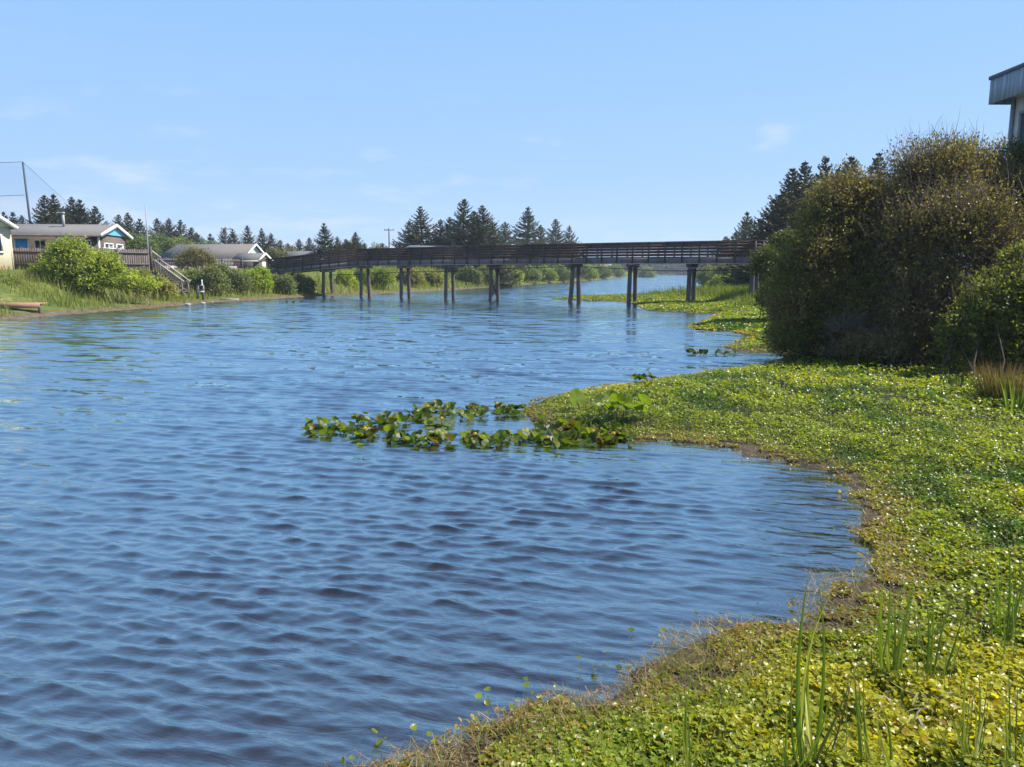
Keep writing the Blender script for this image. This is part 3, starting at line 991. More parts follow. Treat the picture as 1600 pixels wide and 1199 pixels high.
# ------------------------------------------------------------------ fences, stairs, dock, poles
def board_fence(name, label, pts, zb, zt, mat, bw=0.14, gap=0.012, jag=0.03, rail=True, cat='fence'):
    root = thing(name, label, cat, (pts[0][0], pts[0][1], gz(pts[0][0], pts[0][1])))
    mb = MB(); rm = MB(); pms = []
    for a, b in zip(pts[:-1], pts[1:]):
        a = np.array(a[:2]); b = np.array(b[:2]); l = np.linalg.norm(b - a); u = (b - a) / l
        u3 = np.array([u[0], u[1], 0]); v3 = np.array([-u[1], u[0], 0])
        for s in np.arange(bw / 2, l, bw + gap):
            c = a + u * s
            z0 = max(zb, gz(c[0], c[1]) + 0.03) if zb is not None else gz(c[0], c[1]) - 0.05
            z1 = zt + random.uniform(-jag, jag)
            mb.box((c[0], c[1], (z0 + z1) / 2), (bw, 0.022 + random.uniform(0, .008), z1 - z0), u3, v3)
        if rail:
            for zr in (zt - 0.25, zt - 1.1):
                p = a - v3[:2] * 0.045; q = b - v3[:2] * 0.045
                rm.bar((p[0], p[1], zr), (q[0], q[1], zr), 0.05, 0.09)
        for s in np.arange(0, l + 0.1, 2.4):
            c = a + u * min(s, l) - v3[:2] * 0.11
            pm = MB(); pms.append(pm)
            pm.box((c[0], c[1], (zt + 0.1 + 1.5) / 2), (0.1, 0.1, zt + 0.1 - 1.5), u3, v3)
    mb.build('boards', M[mat], root)
    if rail: rm.build('rail', M[mat], root)
    for pm in pms: pm.build('post', M[mat], root)
    return root


def build_bank_structures():
    w = np.array([0, 0, 1.0])
    f1 = [P(17, 420, 52.5), P(100, 420, 53.5), P(160, 420, 54.5)]
    board_fence('board_fence', 'weathered brown board fence in front of the blue house, left of the big bush', f1[:2], None, 4.03, 'fence')
    board_fence('board_fence', 'weathered brown board fence between the big green bush and the stairs', [P(128, 420, 54.2), P(234, 420, 57.0)], None, 4.05, 'fence')
    board_fence('picket_fence', 'dark brown picket fence in front of the grey-roofed house', [P(246, 410, 80.0), P(378, 410, 87.0)], 2.6, 3.85, 'picket', 0.12, 0.06, 0.05)
    board_fence('low_fence', 'low pinkish board fence above the bank shrubs', [P(250, 415, 70.0), P(368, 415, 78.0)], 2.0, 2.95, 'board', 0.5, 0.01, 0.01, False)
    # stairs down to the water
    A = P(237, 410, 57.0); B = P(286, 440, 57.6)
    x0, x1 = A[0], B[0]; z0, z1 = 2.42, 0.78
    root = thing('staircase', 'grey timber staircase with two handrails going down to the water', 'stairs', (x1, 57.6, gz(x1, 57.6)))
    nst = 9
    for k in range(nst):
        t = (k + 0.5) / nst
        mb = MB(); mb.box((x0 + (x1 - x0) * t, 58.0, z0 + (z1 - z0) * t), (0.28, 1.05, 0.045)); mb.build('tread', M['stairwood'], root)
    for y in (57.43, 58.57):
        mb = MB(); mb.bar((x0 - 0.1, y, z0 - 0.06), (x1 + 0.05, y, z1 - 0.14), 0.05, 0.26); mb.build('stringer', M['stairwood'], root)
        mb = MB(); mb.bar((x0 - 0.1, y, z0 + 0.92), (x1 + 0.15, y, z1 + 0.86), 0.11, 0.07); mb.build('handrail', M['handrail'], root)
        mb = MB()
        for k in range(14):
            t = (k + 0.5) / 14; zc = z0 + (z1 - z0) * t
            mb.box((x0 + (x1 - x0) * t, y, zc + 0.40), (0.045, 0.045, 0.92))
        mb.build('balusters', M['stairwood'], root)
        for t in (0.02, 0.98):
            mb = MB(); zc = z0 + (z1 - z0) * t; mb.box((x0 + (x1 - x0) * t, y, zc + 0.15), (0.1, 0.1, 1.6)); mb.build('newel_post', M['stairwood'], root)
    mb = MB(); a = P(235, 391, 57.3); b = P(251, 403, 59.3); mb.bar(a, b, 0.1, 0.08)
    mb.build('upper_handrail', M['handrail'], root)
    # pole by the stairs
    a = P(232.5, 421, 57.6); b = P(227.5, 318, 57.6)
    mb = MB(); mb.tubes(np.array([[a[0], a[1], 2.0], [(a[0] * .6 + b[0] * .4), b[1], 4.6], [b[0], b[1], b[2]]]), [0.055, 0.05, 0.035], 8)
    tag(mb.build('flagpole', M['metal'], loc=(a[0], a[1], 2.3), smooth=True), 'tall thin grey pole at the fence corner above the stairs', 'pole')
    mb = MB(); c = P(236, 404, 57.2); mb.box((c[0], c[1], 3.2), (0.16, 0.16, 2.2)); 
    tag(mb.build('gate_post', M['darkwood'], loc=(c[0], c[1], 2.1)), 'dark square post beside the grey pole at the head of the stairs', 'post')
    # low red timber landing at the waterside
    root = thing('dock', 'low reddish timber landing at the water edge below the cream house', 'dock', P(50, 484, 40.5))
    def dk(px0, px1, py, Y, dep, th, nm):
        a = P(px0, py, Y); b = P(px1, py, Y)
        mb = MB()
        nb = int(dep / 0.16)
        for k in range(nb):
            mb.box(((a[0] + b[0]) / 2, Y + 0.16 * k + 0.08, a[2] - 0.02), (b[0] - a[0], 0.15, 0.04))
        mb.build(nm, M['dock'], root)
        mb = MB(); mb.box(((a[0] + b[0]) / 2, Y - 0.025, a[2] - th / 2 - 0.003), (b[0] - a[0] + 0.02, 0.045, th)); mb.build('fascia_board', M['dock'], root)
        for x in (a[0] + 0.15, b[0] - 0.15, (a[0] + b[0]) / 2):
            mb = MB(); mb.box((x, Y + 0.2, (a[2] - 0.3) / 2), (0.12, 0.12, a[2] + 0.22)); mb.build('leg', M['darkwood'], root)
    dk(-40, 62, 474.0, 40.4, 0.9, 0.27, 'platform')
    dk(-40, 4, 467.5, 42.0, 0.8, 0.16, 'upper_platform')
    # small wooden frame at the water
    p = P(313, 462, 58.6); zg = gz(p[0], p[1])
    root = thing('wooden_stand', 'small dark wooden frame with white crossbar and white knob on the bank', 'stand', (p[0], 58.6, zg))
    zc = lambda py: P(313, py, 58.6)[2]
    for px in (307.8, 316.5):
        mb = MB(); x = P(px, 450, 58.6)[0]; mb.box((x, 58.6, (zc(446) + zg - 0.2) / 2), (0.12, 0.12, zc(446) - zg + 0.2)); mb.build('post', M['darkwood'], root)
    mb = MB(); x0 = P(310, 455, 58.5)[0]; x1 = P(319, 455, 58.5)[0]
    mb.box(((x0 + x1) / 2, 58.5, zc(456)), (x1 - x0, 0.07, 0.11)); mb.build('crossbar', M['white'], root)
    mb = MB(); mb.box(((x0 + x1) / 2, 58.52, zc(446.3)), (x1 - x0, 0.06, 0.05)); mb.box((x0 + 0.03, 58.52, zc(451)), (0.05, 0.06, 0.40)); mb.box((x1 - 0.03, 58.52, zc(451)), (0.05, 0.06, 0.40)); mb.build('frame', M['handrail'], root)
    mb = MB(); x = P(315.3, 440, 58.6)[0]; zz = np.array([zc(446), zc(444), zc(442.5), zc(440), zc(438), zc(437)]); mb.tubes(np.array([[x, 58.6, z] for z in zz]), [0.07, 0.07, 0.035, 0.065, 0.05, 0.02], 10); mb.build('knob', M['white'], root, smooth=True)
    # netting poles behind the houses
    Yp = 120.0
    t1 = P(35.5, 253, Yp); b1 = P(41, 345, Yp)
    t2 = P(110, 320, 215.0); t0 = P(-90, 255, Yp)
    root = thing('safety_net', 'tall dark poles carrying faint netting behind the blue house', 'net', (t1[0], Yp, 2.8))
    for tp, bx, r in ((t1, b1[0] + 0.9, 0.20), (t2, t2[0] + 0.4, 0.22), (t0, t0[0] + 1, 0.2)):
        mb = MB(); mb.tubes(np.array([[bx, tp[1], 2.0], [(bx + tp[0]) / 2, tp[1], tp[2] / 2], tp]), [r, r * 0.9, r * 0.7], 8); mb.build('pole', M['polemetal'], root, smooth=True)
    mb = MB()
    for p, q_ in ((t0, t1), (t1, t2), (P(-90, 307, Yp), P(38.5, 305, Yp))):
        mb.tubes(np.array([p, (p + q_) / 2 - w * 0.15, q_]), 0.035, 4)
    mb.build('cable', M['polemetal'], root)
    mb = MB()
    mb.add([t0, t1, [b1[0] + 0.9, Yp, 3], [t0[0], Yp, 3]], [(0, 1, 2, 3)]); mb.add([t1, t2, [t2[0], t2[1], 3], [b1[0] + 0.9, Yp, 3]], [(0, 1, 2, 3)])
    mb.build('netting', M['net'], root)
    # utility poles
    for px, py, Y, lab in ((607.5, 357, 150.0, 'thin utility pole with crossarm standing above the bridge'), (352.5, 355, 140.0, 'utility pole among the spruces behind the grey-roofed house')):
        t = P(px, py, Y)
        root = thing('utility_pole', lab, 'utility pole', (t[0], Y, 2.5))
        mb = MB(); mb.tubes(np.array([[t[0], Y, 2.0], [t[0], Y, t[2] / 2], t]), [0.17, 0.15, 0.11], 8); mb.build('pole', M['pile'], root, smooth=True)
        mb = MB(); mb.bar(t + np.array([-1.0, 0.14, -0.35]), t + np.array([1.0, 0.14, -0.35]), 0.1, 0.13)
        for k in (-0.85, -0.3, 0.85):
            mb.tubes(np.array([t + np.array([k, 0.14, -0.28]), t + np.array([k, 0.14, -0.05])]), 0.05, 6)
        mb.build('crossarm', M['pile'], root)
        if px < 400:
            mb = MB(); mb.tubes(np.array([t + np.array([0, 0, -2.6]), t + np.array([-0.9, 0, -2.2]), t + np.array([-1.6, 0, -2.3])]), 0.06, 6); mb.build('lamp_arm', M['metal'], root)
    # shore rocks and driftwood
    spots = [(293, 476.0, 0.15, 'pale rock at the left waterline, largest and leftmost of four'), (299, 472, 0.12, 'flat pale rock in the grass above the left waterline rocks'), (317, 474.0, 0.13, 'pale rock at the left waterline right of the biggest one'), (331, 472.5, 0.08, 'smallest pale rock at the left waterline, rightmost of four')]
    for px, py, s, lab in spots:
        p = G(px, py, 0.08)
        bm = MB(); k = 60
        th = np.arccos(1 - 2 * (np.arange(9) + 0.0) / 8); ph = np.linspace(0, 2 * math.pi, 10, endpoint=False)
        T, Q = np.meshgrid(th, ph, indexing='ij')
        r = s * (1 + 0.22 * (fbm(T * 2 + px, Q * 1.0, 5) - 0.5) * 2)
        v = np.stack([r * np.sin(T) * np.cos(Q) * 1.5, r * np.sin(T) * np.sin(Q), r * np.cos(T) * 0.6], -1).reshape(-1, 3) + p
        bm.add(v, grid_faces(9, 10, True))
        tag(bm.build('shore_rock', M['rock'], loc=p, smooth=True), lab, 'rock', 'pale rocks at the left waterline')
    p = G(372, 468, 0.35); q_ = G(345, 468, 0.35)
    mb = MB(); mb.bar(p, q_, 0.35, 0.09); tag(mb.build('driftwood_plank', M['board'], loc=p), 'weathered plank lying on the mud below the shrubs', 'plank')


build_bank_structures()

# ------------------------------------------------------------------ trees
ORD = ['leftmost', 'second from left', 'third from left', 'fourth from left', 'fifth from left', 'sixth from left', 'seventh from left', 'eighth from left', 'ninth from left', 'tenth from left',
       'eleventh from left', 'twelfth from left', 'thirteenth from left', 'fourteenth from left', 'fifteenth from left', 'sixteenth from left', 'seventeenth from left', 'eighteenth from left']


def spruce_meshes(seed, R=0.27, levels=30, ragged=0.3, col=(0.078, 0.086, 0.040), top=0.0):
    """a spruce 10 m high: crown and trunk mesh builders at the origin"""
    r = np.random.default_rng(seed)
    Ht = 10.0
    cr = MB(); tk = MB()
    lean = r.normal(0, 0.12, 2)
    zs = np.linspace(0, 1, 9)
    tk.tubes(np.stack([lean[0] * zs ** 2 + 0.05 * np.sin(zs * 7), lean[1] * zs ** 2, zs * Ht * 0.985], -1), 0.20 * (1 - zs) ** 0.9 + 0.012, 8)
    pos, dr, ln, wd, cols, nrm = [], [], [], [], [], []
    br_paths, br_r = [], []
    for li in range(levels):
        t = 0.05 + 0.95 * (li + r.uniform(-.3, .3)) / levels
        t = min(max(t, 0.03), 0.985)
        prof = (1 - t) ** 1.0 * (0.72 + 0.28 * min(1, t / 0.22))
        nb = int(round(5 + 5 * (1 - t) + r.uniform(0, 2)))
        a0 = r.uniform(0, 6.28)
        for b in range(nb):
            L = R * Ht * prof * (1 + r.normal(0, ragged)) + 0.08
            if L < 0.09: continue
            L = min(L, R * Ht * prof * 1.25 + 0.10)
            az = a0 + 6.283 * b / nb + r.normal(0, 0.25)
            el = math.radians(-12 + 62 * t ** 1.5 + r.normal(0, 9))
            o = np.array([lean[0] * t * t, lean[1] * t * t, t * Ht])
            h = np.array([math.cos(az), math.sin(az), 0])
            K = 5
            ss = np.linspace(0, 1, K)
            path = o + h * (ss * L * math.cos(el))[:, None] + np.array([0, 0, 1]) * (ss * L * math.sin(el) - 0.13 * L * np.sin(ss * math.pi) + 0.16 * L * ss ** 3)[:, None]
            br_paths.append(path); br_r.append(np.linspace(0.035, 0.008, K) * (0.5 + L / 2.5))
            m = int(17 + L * 30)
            sp = r.uniform(0.12, 1.0, m) ** 0.8
            pp = np.stack([np.interp(sp, ss, path[:, k]) for k in range(3)], -1)
            side = np.array([-h[1], h[0], 0])
            sg = np.where(r.random(m) < 0.5, -1, 1)
            fw = r.uniform(0.3, 1.0, m)
            dd = side * (sg * r.uniform(0.3, 1.0, m))[:, None] + h * fw[:, None] + np.array([0, 0, 1]) * (r.normal(-0.12, 0.42, m) + 0.55 * t)[:, None]
            pos.append(pp); dr.append(dd)
            ln.append((0.26 + 0.40 * (1 - sp) * min(1.4, L / 1.8)) * r.uniform(0.6, 1.3, m) * (0.42 + 0.58 * (1 - t)))
            wd.append(r.uniform(0.07, 0.15, m))
            nrm.append(np.array([0, 0, 1]) + r.normal(0, 0.45, (m, 3)))
            shade = r.uniform(0.75, 1.3, m)[:, None]
            cc = np.array(col) * shade
            brown = (r.random(m) < 0.10)[:, None]
            cc = np.where(brown, np.array([0.085, 0.068, 0.045]), cc)
            cols.append(cc)
    # leader
    m = 26
    pp = np.stack([np.full(m, lean[0]), np.full(m, lean[1]), r.uniform(9.2, 9.95, m)], -1)
    pos.append(pp); dr.append(np.stack([r.normal(0, .5, m), r.normal(0, .5, m), np.full(m, 0.8)], -1)); ln.append(r.uniform(.15, .3, m)); wd.append(np.full(m, 0.07)); nrm.append(r.normal(0, 1, (m, 3))); cols.append(np.tile(np.array(col), (m, 1)))
    cr.rhomb(np.concatenate(pos), np.concatenate(dr), np.concatenate(nrm), np.concatenate(ln), np.concatenate(wd), np.concatenate(cols), 0.15)
    tk.tubes(np.array(br_paths), np.array(br_r), 3)
    return cr, tk


PROTO = {}


def spruce_proto(i):
    if i in PROTO: return PROTO[i]
    par = [dict(seed=1, R=0.34, ragged=0.24), dict(seed=2, R=0.40, ragged=0.32), dict(seed=3, R=0.31, ragged=0.22), dict(seed=4, R=0.43, ragged=0.36, levels=28), dict(seed=5, R=0.37, ragged=0.30, col=(0.088, 0.086, 0.044)), dict(seed=6, R=0.40, ragged=0.28, levels=34)][i]
    PROTO[i] = spruce_meshes(**par)
    return PROTO[i]


PROTO_OBJ = {}


def place_spruce(i, px, py, Y, label, group, wide=1.0, base=None):
    t = P(px, py, Y)
    zb = gz(t[0], t[1]) if base is None else base
    s = (t[2] - zb) / 9.95
    if i not in PROTO_OBJ:
        r = thing('spruce_tree', label, 'tree', (0, 0, 0), group)
        cr, tk = spruce_proto(i)
        cr.build('crown', M['needle'], r); tk.build('trunk', M['bark'], r)
        PROTO_OBJ[i] = r
    else:
        src = PROTO_OBJ[i]
        r = src.copy(); COL.objects.link(r)
        for ch in src.children:
            c = ch.copy(); COL.objects.link(c); c.parent = r
        tag(r, label, 'tree', group)
    r.location = (t[0], t[1], zb)
    r.scale = (s * wide * 1.38, s * wide * 1.38, s)
    r.rotation_euler = (0, 0, random.uniform(0, 6.28))
    return r


def tree_row(lst, desc, group):
    lst = sorted(lst, key=lambda a: a[1])
    for k, (i, px, py, Y, wide) in enumerate(lst):
        h = (430 - py)
        place_spruce(i, px, py, Y, f'{desc}, {ORD[k]}', group, wide)


tree_row([(0, 5, 331, 140, .9), (2, 22, 331, 142, 1.0), (1, 34, 337, 140, .8), (1, 68, 306, 106, 1.0), (0, 83, 304, 109, 1.0), (3, 99, 325, 104, .9), (5, 115, 309, 108, .95), (0, 126, 312, 106, 1.0), (4, 147, 323, 104, 1.05)],
         'dark spruce rising behind the blue house roof', 'spruces behind the blue house')
tree_row([(1, 184, 336, 150, 1), (4, 201, 333, 155, 1), (0, 219, 342, 150, 1), (3, 246, 341, 160, 1), (5, 261, 342, 165, 1), (4, 281, 344, 160, 1.1), (1, 298, 356, 158, 1.2), (3, 308, 364, 155, 1.2), (2, 329, 365, 150, 1.2), (3, 349, 357, 152, .9), (0, 364, 358, 150, 1), (1, 386, 353, 148, .9), (0, 409, 357, 150, .9), (4, 422, 365, 152, 1.2), (3, 437, 375, 155, 1.2)],
         'grey-green spruce in the row beyond the long grey roof', 'spruces beyond the grey-roofed house')
tree_row([(3, 450, 380, 170, 1.2), (4, 467, 374, 165, 1.3), (1, 483, 372, 165, 1.2), (0, 507, 349, 120, 1.05), (4, 528, 370, 122, 1.1), (1, 541, 374, 128, 1.1), (5, 554, 363, 118, 1.0), (3, 569, 380, 125, 1.1), (4, 596, 380, 170, 1.6)],
         'spruce standing over the left ramp of the footbridge', 'spruces over the bridge ramp')
tree_row([(3, 640, 345, 132, 1.0), (4, 659, 323, 130, 1.12), (3, 688, 343, 128, 1.1), (1, 724, 312, 126, 1.12), (5, 757, 322, 125, 1.05), (3, 788, 347, 152, 1.25), (0, 824, 324, 168, 1.1), (1, 869, 343, 192, 1.0), (3, 890, 353, 203, 0.8), (4, 845, 352, 185, 1.2), (5, 705, 340, 134, 1.1), (0, 741, 330, 132, .9), (2, 772, 345, 140, 1.0)],
         'broad dark spruce above the middle of the bridge', 'spruces above the middle of the bridge')
tree_row([(1, 1238, 264, 76, .9), (5, 1264, 255, 80, 1.0), (0, 1293, 245, 78, .9), (1, 1332, 246, 82, 1.0), (4, 1370, 240, 80, .9), (5, 1218, 300, 72, 1.15), (4, 1250, 285, 70, 1.2), (3, 1310, 262, 74, 1.2)],
         'dark spruce behind the right thicket', 'dark spruces behind the right thicket')
tree_row([(0, 1168, 331, 125, 1.0), (4, 1186, 343, 122, 1.1), (3, 1150, 362, 130, 1.3), (1, 1135, 370, 132, 1.2)],
         'smaller grey-green spruce above the right end of the bridge', 'small spruces above the right end of the bridge')


# ------------------------------------------------------------------ shrubs
def shrub(name, label, lobes, base, n_twig, leaves, leaf_len, leaf_wd, col, seed, group=None, cat='shrub', twig_col=(0.10, 0.075, 0.055), bare=0.0, twig_r=0.006, inner=0.5, col2=None, upward=0.0, jitter=0.10, stems=14, up_twigs=0, skirt=True, stem_back=0.7):
    """lobes: list of (centre(3), radii(3)); base: ground point"""
    r = np.random.default_rng(seed)
    base = np.asarray(base, float)
    root = thing(name, label, cat, base, group)
    C = np.array([l[0] for l in lobes], float); Rr = np.array([np.broadcast_to(l[1], 3) for l in lobes], float)
    ex = [(np.array([c[0], c[1], base[2] + 0.45 * rr_[2]]), rr_ * np.array([0.95, 0.95, 0.8])) for c, rr_ in zip(C, Rr) if c[2] - rr_[2] > base[2] + 0.1 and c[2] - 2.2 * rr_[2] < base[2]] if skirt else []
    if ex:
        C = np.concatenate([C, [e_[0] for e_ in ex]]); Rr = np.concatenate([Rr, [e_[1] for e_ in ex]])
    area = (Rr.prod(1)) ** (2 / 3.)
    n = n_twig
    pick = r.choice(len(C), n, p=area / area.sum())
    dv = unit(r.normal(size=(n, 3)))
    dv[:, 2] = np.where(dv[:, 2] < -0.55, -dv[:, 2], dv[:, 2])
    f = 1 - (1 - inner) * r.random(n) ** 1.6
    # lumpy outline
    lump = 0.74 + 0.50 * fbm(dv[:, 0] * 3.1 + pick * 7.7, dv[:, 1] * 3.1 + dv[:, 2] * 2.3, seed % 97)
    p = C[pick] + dv * Rr[pick] * (f * lump + r.normal(0, jitter, n) * 0.6)[:, None]
    keep = p[:, 2] > base[2] + 0.05
    for j in range(len(C)):
        q = np.linalg.norm((p - C[j]) / Rr[j], axis=1)
        keep &= ~((q < 0.62) & (pick != j))
    p = p[keep]; dv = dv[keep]; pick = pick[keep]
    n = len(p)
    rad = Rr[pick].mean(1)
    start = C[pick] + (p - C[pick]) * r.uniform(0.35, 0.7, n)[:, None] - np.array([0, 0, 1]) * (rad * r.uniform(0.0, 0.35, n))[:, None]
    start[:, 2] = np.maximum(start[:, 2], base[2])
    tip = p + np.array([0, 0, 1]) * (upward * rad * r.random(n))[:, None]
    mid = (start + tip) / 2 + r.normal(0, 1, (n, 3)) * (0.07 * rad)[:, None]
    tw = MB()
    paths = np.stack([start, mid, tip], 1)
    tcol = np.array(twig_col) * r.uniform(0.7, 1.4, (n, 1))
    tw.tubes(paths, np.array([[1.6, 1.0, 0.45]]) * twig_r, 3, tcol)
    # stems from the ground to each lobe
    sp = []
    for k in range(stems):
        j = r.integers(len(C))
        b = base + np.array([(C[j][0] - base[0]) * r.uniform(0.2, 0.8), (C[j][1] - base[1]) * r.uniform(0.2, 0.8), -0.1]) + np.array([r.normal(0, .2), r.normal(0, .2), 0])
        e = C[j] + r.normal(0, 0.35, 3) * Rr[j]
        b[1] += stem_back * rad.mean(); e[1] = max(e[1], C[j][1])
        m = (b + e) / 2 + np.array([r.normal(0, 0.12), r.normal(0, 0.12), 0.1]) * rad.mean()
        sp.append([b, (b + m) / 2 + r.normal(0, .05, 3), m, (m + e) / 2, e])
    tw.tubes(np.array(sp), np.linspace(3.6, 1.2, 5)[None] * twig_r, 5, np.tile(np.array(twig_col) * 0.45, (len(sp), 1)))
    if up_twigs:
        q = r.choice(n, up_twigs, p=(np.maximum(dv[:, 2], 0.01) ** 1.5) / (np.maximum(dv[:, 2], 0.01) ** 1.5).sum())
        s0 = p[q]; e0 = s0 + unit(np.array([0, 0, 1.0]) + r.normal(0, 0.4, (up_twigs, 3))) * (rad[q] * r.uniform(0.15, 0.5, up_twigs))[:, None]
        tw.tubes(np.stack([s0, (s0 + e0) / 2 + r.normal(0, .03, s0.shape), e0], 1), np.array([[1.2, 0.8, 0.4]]) * twig_r, 3, np.array(twig_col) * r.uniform(0.8, 1.6, (up_twigs, 1)))
    tw.build('branches', M['twig'], root)
    # leaves along the outer part of twigs
    has = r.random(n) >= bare
    pi = np.repeat(np.arange(n)[has], leaves)
    m = len(pi)
    t = r.uniform(0.35, 1.03, m)
    pos = np.where((t < 0.5)[:, None], start[pi] + (mid[pi] - start[pi]) * (t / 0.5)[:, None], mid[pi] + (tip[pi] - mid[pi]) * ((t - 0.5) / 0.5)[:, None])
    pos = pos + r.normal(0, 1, (m, 3)) * leaf_len * 0.7
    ax = unit(tip - start)[pi] * 0.7 + r.normal(0, 0.7, (m, 3))
    nr = dv[pi] * 0.9 + np.array([0, 0, 0.45]) + r.normal(0, 0.55, (m, 3))
    c = np.array(col) * r.uniform(0.7, 1.35, (m, 1))
    if col2 is not None:
        k = sstep(0.40, 0.66, fbm(pos[:, 0] / leaf_len / 9 + seed, pos[:, 2] / leaf_len / 9, seed % 89))[:, None]
        c = c * (1 - k) + np.array(col2) * r.uniform(0.7, 1.35, (m, 1)) * k
    lf = MB()
    lf.rhomb(pos, ax, nr, leaf_len * r.uniform(0.65, 1.35, m), leaf_wd * r.uniform(0.7, 1.3, m), c, 0.12)
    lf.build('foliage', M['leaf'], root)
    return root


def pl_(px, py, Y, rpx, ry=None, rz=None):
    """a lobe at picture place (px,py) and distance Y; radii given in photo pixels"""
    c = P(px, py, Y); k = pxm(Y)
    return (c, (rpx * k, (ry if ry else rpx) * k, (rz if rz else rpx) * k))


def build_thicket():
    # left: tall olive willow
    b = G(1300, 570, 0.25)
    shrub('willow_shrub', 'tall olive-brown willow at the left end of the right-bank thicket', [pl_(1318, 345, 20.5, 72, rz=78), pl_(1290, 430, 20, 85), pl_(1262, 490, 19.5, 66), pl_(1340, 490, 19.3, 85), pl_(1360, 400, 20.5, 80), pl_(1240, 455, 20.5, 46), pl_(1235, 535, 19, 38, rz=30)], b, 12500, 11, 0.080, 0.040, (0.125, 0.115, 0.028), 101, 'willows of the right-bank thicket', twig_col=(0.09, 0.068, 0.052), inner=0.45, col2=(0.165, 0.125, 0.042), upward=0.05, twig_r=0.0055, bare=0.08, stems=26)
    # centre: high twiggy brown willow
    b = G(1450, 585, 0.3)
    shrub('willow_shrub', 'tallest twiggy brown willow in the middle of the thicket with bare top shoots', [pl_(1452, 300, 20, 80), pl_(1510, 285, 20.5, 66), pl_(1420, 400, 19, 90), pl_(1500, 390, 18.6, 100), pl_(1540, 330, 20, 75), pl_(1440, 490, 18.2, 90), pl_(1400, 350, 20, 70), pl_(1470, 545, 17.6, 60, rz=45), pl_(1405, 555, 17.6, 55, rz=42), pl_(1350, 555, 18.0, 55, rz=42)], b, 15500, 10, 0.076, 0.037, (0.140, 0.115, 0.034), 102, 'willows of the right-bank thicket', twig_col=(0.13, 0.093, 0.070), inner=0.45, col2=(0.19, 0.14, 0.055), upward=0.08, twig_r=0.0055, bare=0.22, stems=34, up_twigs=900)
    b = G(1640, 560, 0.4)
    shrub('willow_shrub', 'dark green willow at the right frame edge below the flat-roofed house', [pl_(1600, 330, 20, 72), pl_(1650, 330, 20, 80), pl_(1605, 420, 18.5, 75), pl_(1660, 450, 18, 90), pl_(1590, 270, 21, 48), pl_(1640, 265, 21, 50)], b, 8000, 9, 0.085, 0.040, (0.085, 0.092, 0.022), 103, 'willows of the right-bank thicket', twig_col=(0.08, 0.06, 0.05), inner=0.45, col2=(0.095, 0.08, 0.028), twig_r=0.0055, stems=20, up_twigs=300)
    b = G(1560, 612, 0.3)
    shrub('shrub', 'lower yellow-green leafy shrub in front of the dark willows at right', [pl_(1545, 485, 15.8, 58), pl_(1600, 465, 15.9, 66), pl_(1500, 520, 15.6, 40), pl_(1590, 540, 15.5, 62, rz=52), pl_(1640, 480, 16, 60), pl_(1595, 415, 16.3, 36)], b, 3600, 11, 0.075, 0.036, (0.125, 0.130, 0.026), 104, inner=0.5, col2=(0.085, 0.10, 0.024), twig_col=(0.09, 0.07, 0.05), stems=16, upward=0.1)
    b = G(1345, 575, 0.2)
    shrub('dead_shrub', 'grey leafless twiggy shrub low in front of the dark thicket', [pl_(1320, 510, 18.2, 44, rz=36), pl_(1360, 530, 18, 36)], b, 520, 1, 0.05, 0.02, (0.10, 0.08, 0.05), 105, twig_col=(0.15, 0.12, 0.10), bare=0.75, twig_r=0.005, stems=4, cat='dead shrub', jitter=0.2)
    b = G(1215, 500, 0.4)
    shrub('shrub', 'bright yellow-green shrub between the bridge end and the thicket', [pl_(1225, 388, 34, 26, rz=26), pl_(1200, 415, 33, 28), pl_(1235, 430, 33, 36), pl_(1210, 465, 32, 30), pl_(1250, 390, 34, 30)], b, 3200, 9, 0.12, 0.06, (0.075, 0.085, 0.018), 106, inner=0.5, col2=(0.055, 0.055, 0.02), stems=12, twig_col=(0.1, 0.08, 0.06))


build_thicket()


